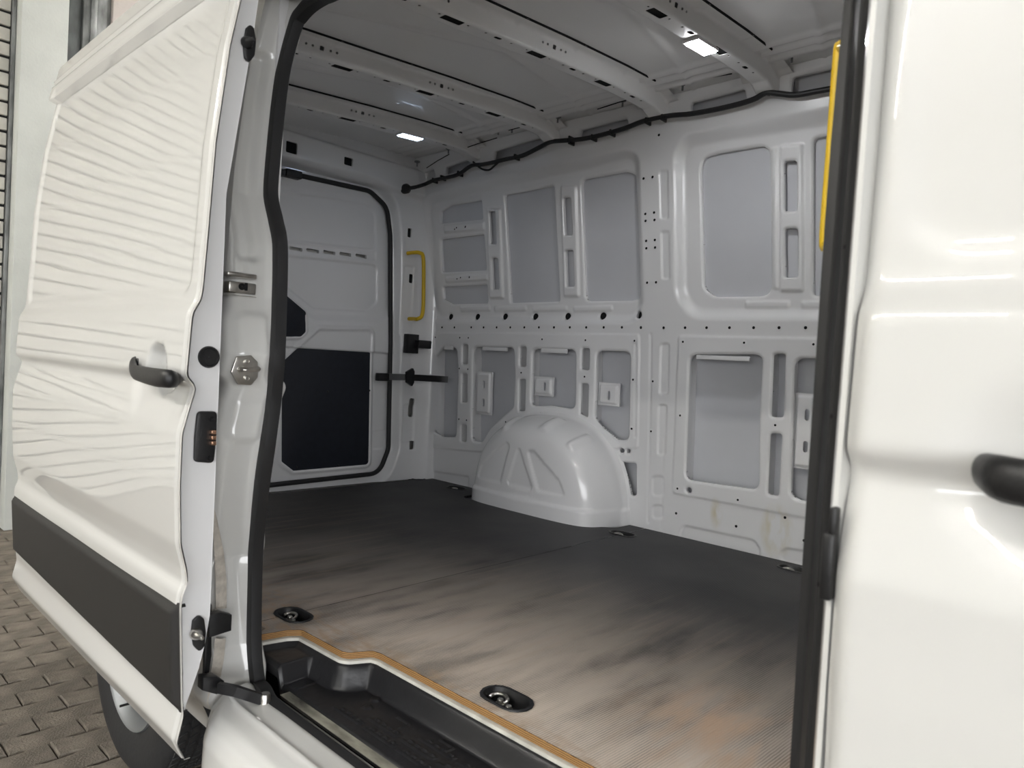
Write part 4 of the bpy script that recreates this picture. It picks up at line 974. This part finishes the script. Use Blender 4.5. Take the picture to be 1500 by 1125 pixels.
# ------------------------------------------------------------------ hall: floor, walls, ceiling tubes
fl = box('floor', (-6.3, -30, -.08), (30, 7, -.012), SAND, None, 0); tag(fl, 'grey interlocking concrete pavers of the yard', kind='structure')
PW, PL = .1125, .225
def paver_mesh():
    am = .011; pts = []
    edge = [(-.5, 0), (-.32, 0), (-.18, 1), (.18, 1), (.32, 0), (.5, 0)]
    for s_, e_ in ((-1, edge), (1, edge[::-1])):
        for t, k in e_: pts.append((s_ * (PW / 2 - .002) + am * (k - .35), t * (PL - .005)))
    bm = bmesh.new(); n = len(pts)
    lo = [bm.verts.new((x, y, -.03)) for x, y in pts]; hi = [bm.verts.new((x, y, -.005)) for x, y in pts]; tp_ = [bm.verts.new((x * .92 + .000, y * .965, 0)) for x, y in pts]
    for i in range(n):
        j = (i + 1) % n; bm.faces.new((lo[i], lo[j], hi[j], hi[i])); bm.faces.new((hi[i], hi[j], tp_[j], tp_[i]))
    bm.faces.new(tp_)
    bmesh.ops.recalc_face_normals(bm, faces=bm.faces); me = bpy.data.meshes.new('paver'); bm.to_mesh(me); bm.free(); me.materials.append(PAVER); return me
pm = paver_mesh(); cnt = 0; rest = []
nx = int((5.85 + 1.5) / PW)
for i in range(nx):
    x = -5.84 + i * PW
    for j in range(-10, 9):
        y = j * PL + (PL / 2 if i % 2 else 0); dz = random.uniform(-.004, .001)
        if -.05 < y < 1.45 and x < -2.15 and cnt < 300:
            o = link(bpy.data.objects.new('paver', pm), fl); o.location = (x, y, dz); o.rotation_euler = (random.uniform(-.012, .012), random.uniform(-.015, .015), random.uniform(-.02, .02)); cnt += 1
        else: rest.append((x, y, dz))
base = np.array([v.co for v in pm.vertices]); bf = [tuple(p.vertices) for p in pm.polygons]; V = []; Fc = []
for x, y, dz in rest:
    b = len(V); V += [tuple(v + np.array((x, y, dz))) for v in base]; Fc += [tuple(b + k for k in f) for f in bf]
o = mesh('paver_field', V, Fc, PAVER, fl, False); o['kind'] = 'stuff'

XW = -5.9
wb = box('wall_back', (XW - .25, -6.3, -.1), (XW - .02, 6.6, 7.6), JOINT, None, 0); tag(wb, 'white slatted hall wall behind the van', kind='structure')
def slat(y0, y1, z):
    o = box('slat', (XW - .03, y0, z + .014), (XW + random.uniform(-.002, .002), y1, z + .096), SLAT, wb, .004, 1); return o
def post(name, x1, y0, y1, mt, bev=.004): return box(name, (XW - .04, y0, 0), (x1, y1, 7.5), mt, wb, bev)
def py_(px, py, x): return atx((px, py), x)[0]
yA = py_(9, 300, XW + .03); yB = py_(22, 300, XW + .16); yC = py_(100, 60, XW + .16); yD = py_(121, 50, XW + .02); yE = py_(163, 20, XW + .02); yF = py_(208, 5, XW + .06); yG = py_(228, 2, XW + .01)
post('guide_rail', XW + .03, yA, yB - .002, GALV); post('column', XW + .16, yB, yC, WALLW, .008); post('recess_panel', XW - .01, yC + .002, yD + .05, DGALV)
post('steel_profile', XW + .02, yD, yE - .002, GALV); post('steel_profile', XW + .035, yD + .045, yD + .085, GALV); post('column', XW + .06, yE, yF, WALLP, .006); post('steel_profile', XW + .01, yF + .003, yG, DGALV)
for k in range(74): slat(-6.2, yA - .004, .01 + k * .10)
for k in range(20, 74): slat(yG + .01, 4.2, .01 + k * .10)
for (nm, lo, hi, mt) in (('wall_hall_near', (-6.2, -6.4, -.1), (.5, -6.2, 7.6), WALLW), ('wall_hall_near', (.5, -6.4, 3.0), (6.4, -6.2, 7.6), WALLW), ('wall_hall_near', (6.4, -6.4, -.1), (7, -6.2, 7.6), WALLW),  # gaps form the unseen gate and window added for light
                         ('wall_hall_far', (-6.2, 6.4, -.1), (7, 6.6, 7.6), WALLW), ('wall_hall_front', (6.8, -6.4, -.1), (7, 6.6, .4), WALLW), ('wall_hall_front', (6.8, -6.4, 3.4), (7, 6.6, 7.6), WALLW),
                         ('wall_hall_front', (6.8, -6.4, .4), (7, -5.5, 3.4), WALLW), ('wall_hall_front', (6.8, 0, .4), (7, 6.6, 3.4), WALLW), ('ceiling_hall', (-6.2, -6.4, 7.5), (7, 6.6, 7.7), HALLC)):
    o = box(nm, lo, hi, mt, None, 0); tag(o, kind='structure')
def tube(x, y, label, z=4.45, L=1.45):
    r = empty('ceiling_tube', (x, y, z), label, 'lamp', 'hall ceiling lamps')
    under(box('housing', (x - L / 2, y - .06, z + .02), (x + L / 2, y + .06, z + .20), HALLC, None, .005), r); under(box('tube', (x - L / 2 + .02, y - .045, z - .03), (x + L / 2 - .02, y + .045, z + .02), TUBE, None, .01), r)
for x, n in zip((-5.0, -3.4, -1.6, .2), ('first', 'second', 'third', 'fourth')): tube(x, -3.7, n + ' hall ceiling tube from the slatted wall, on the sliding door side')
for x, n in zip((-4.2, -1.2, 1.8), ('first', 'second', 'third')): tube(x, 3.2, n + ' added hall ceiling tube from the slatted wall, on the far side of the van')  # unseen second row, added to light the hall generally
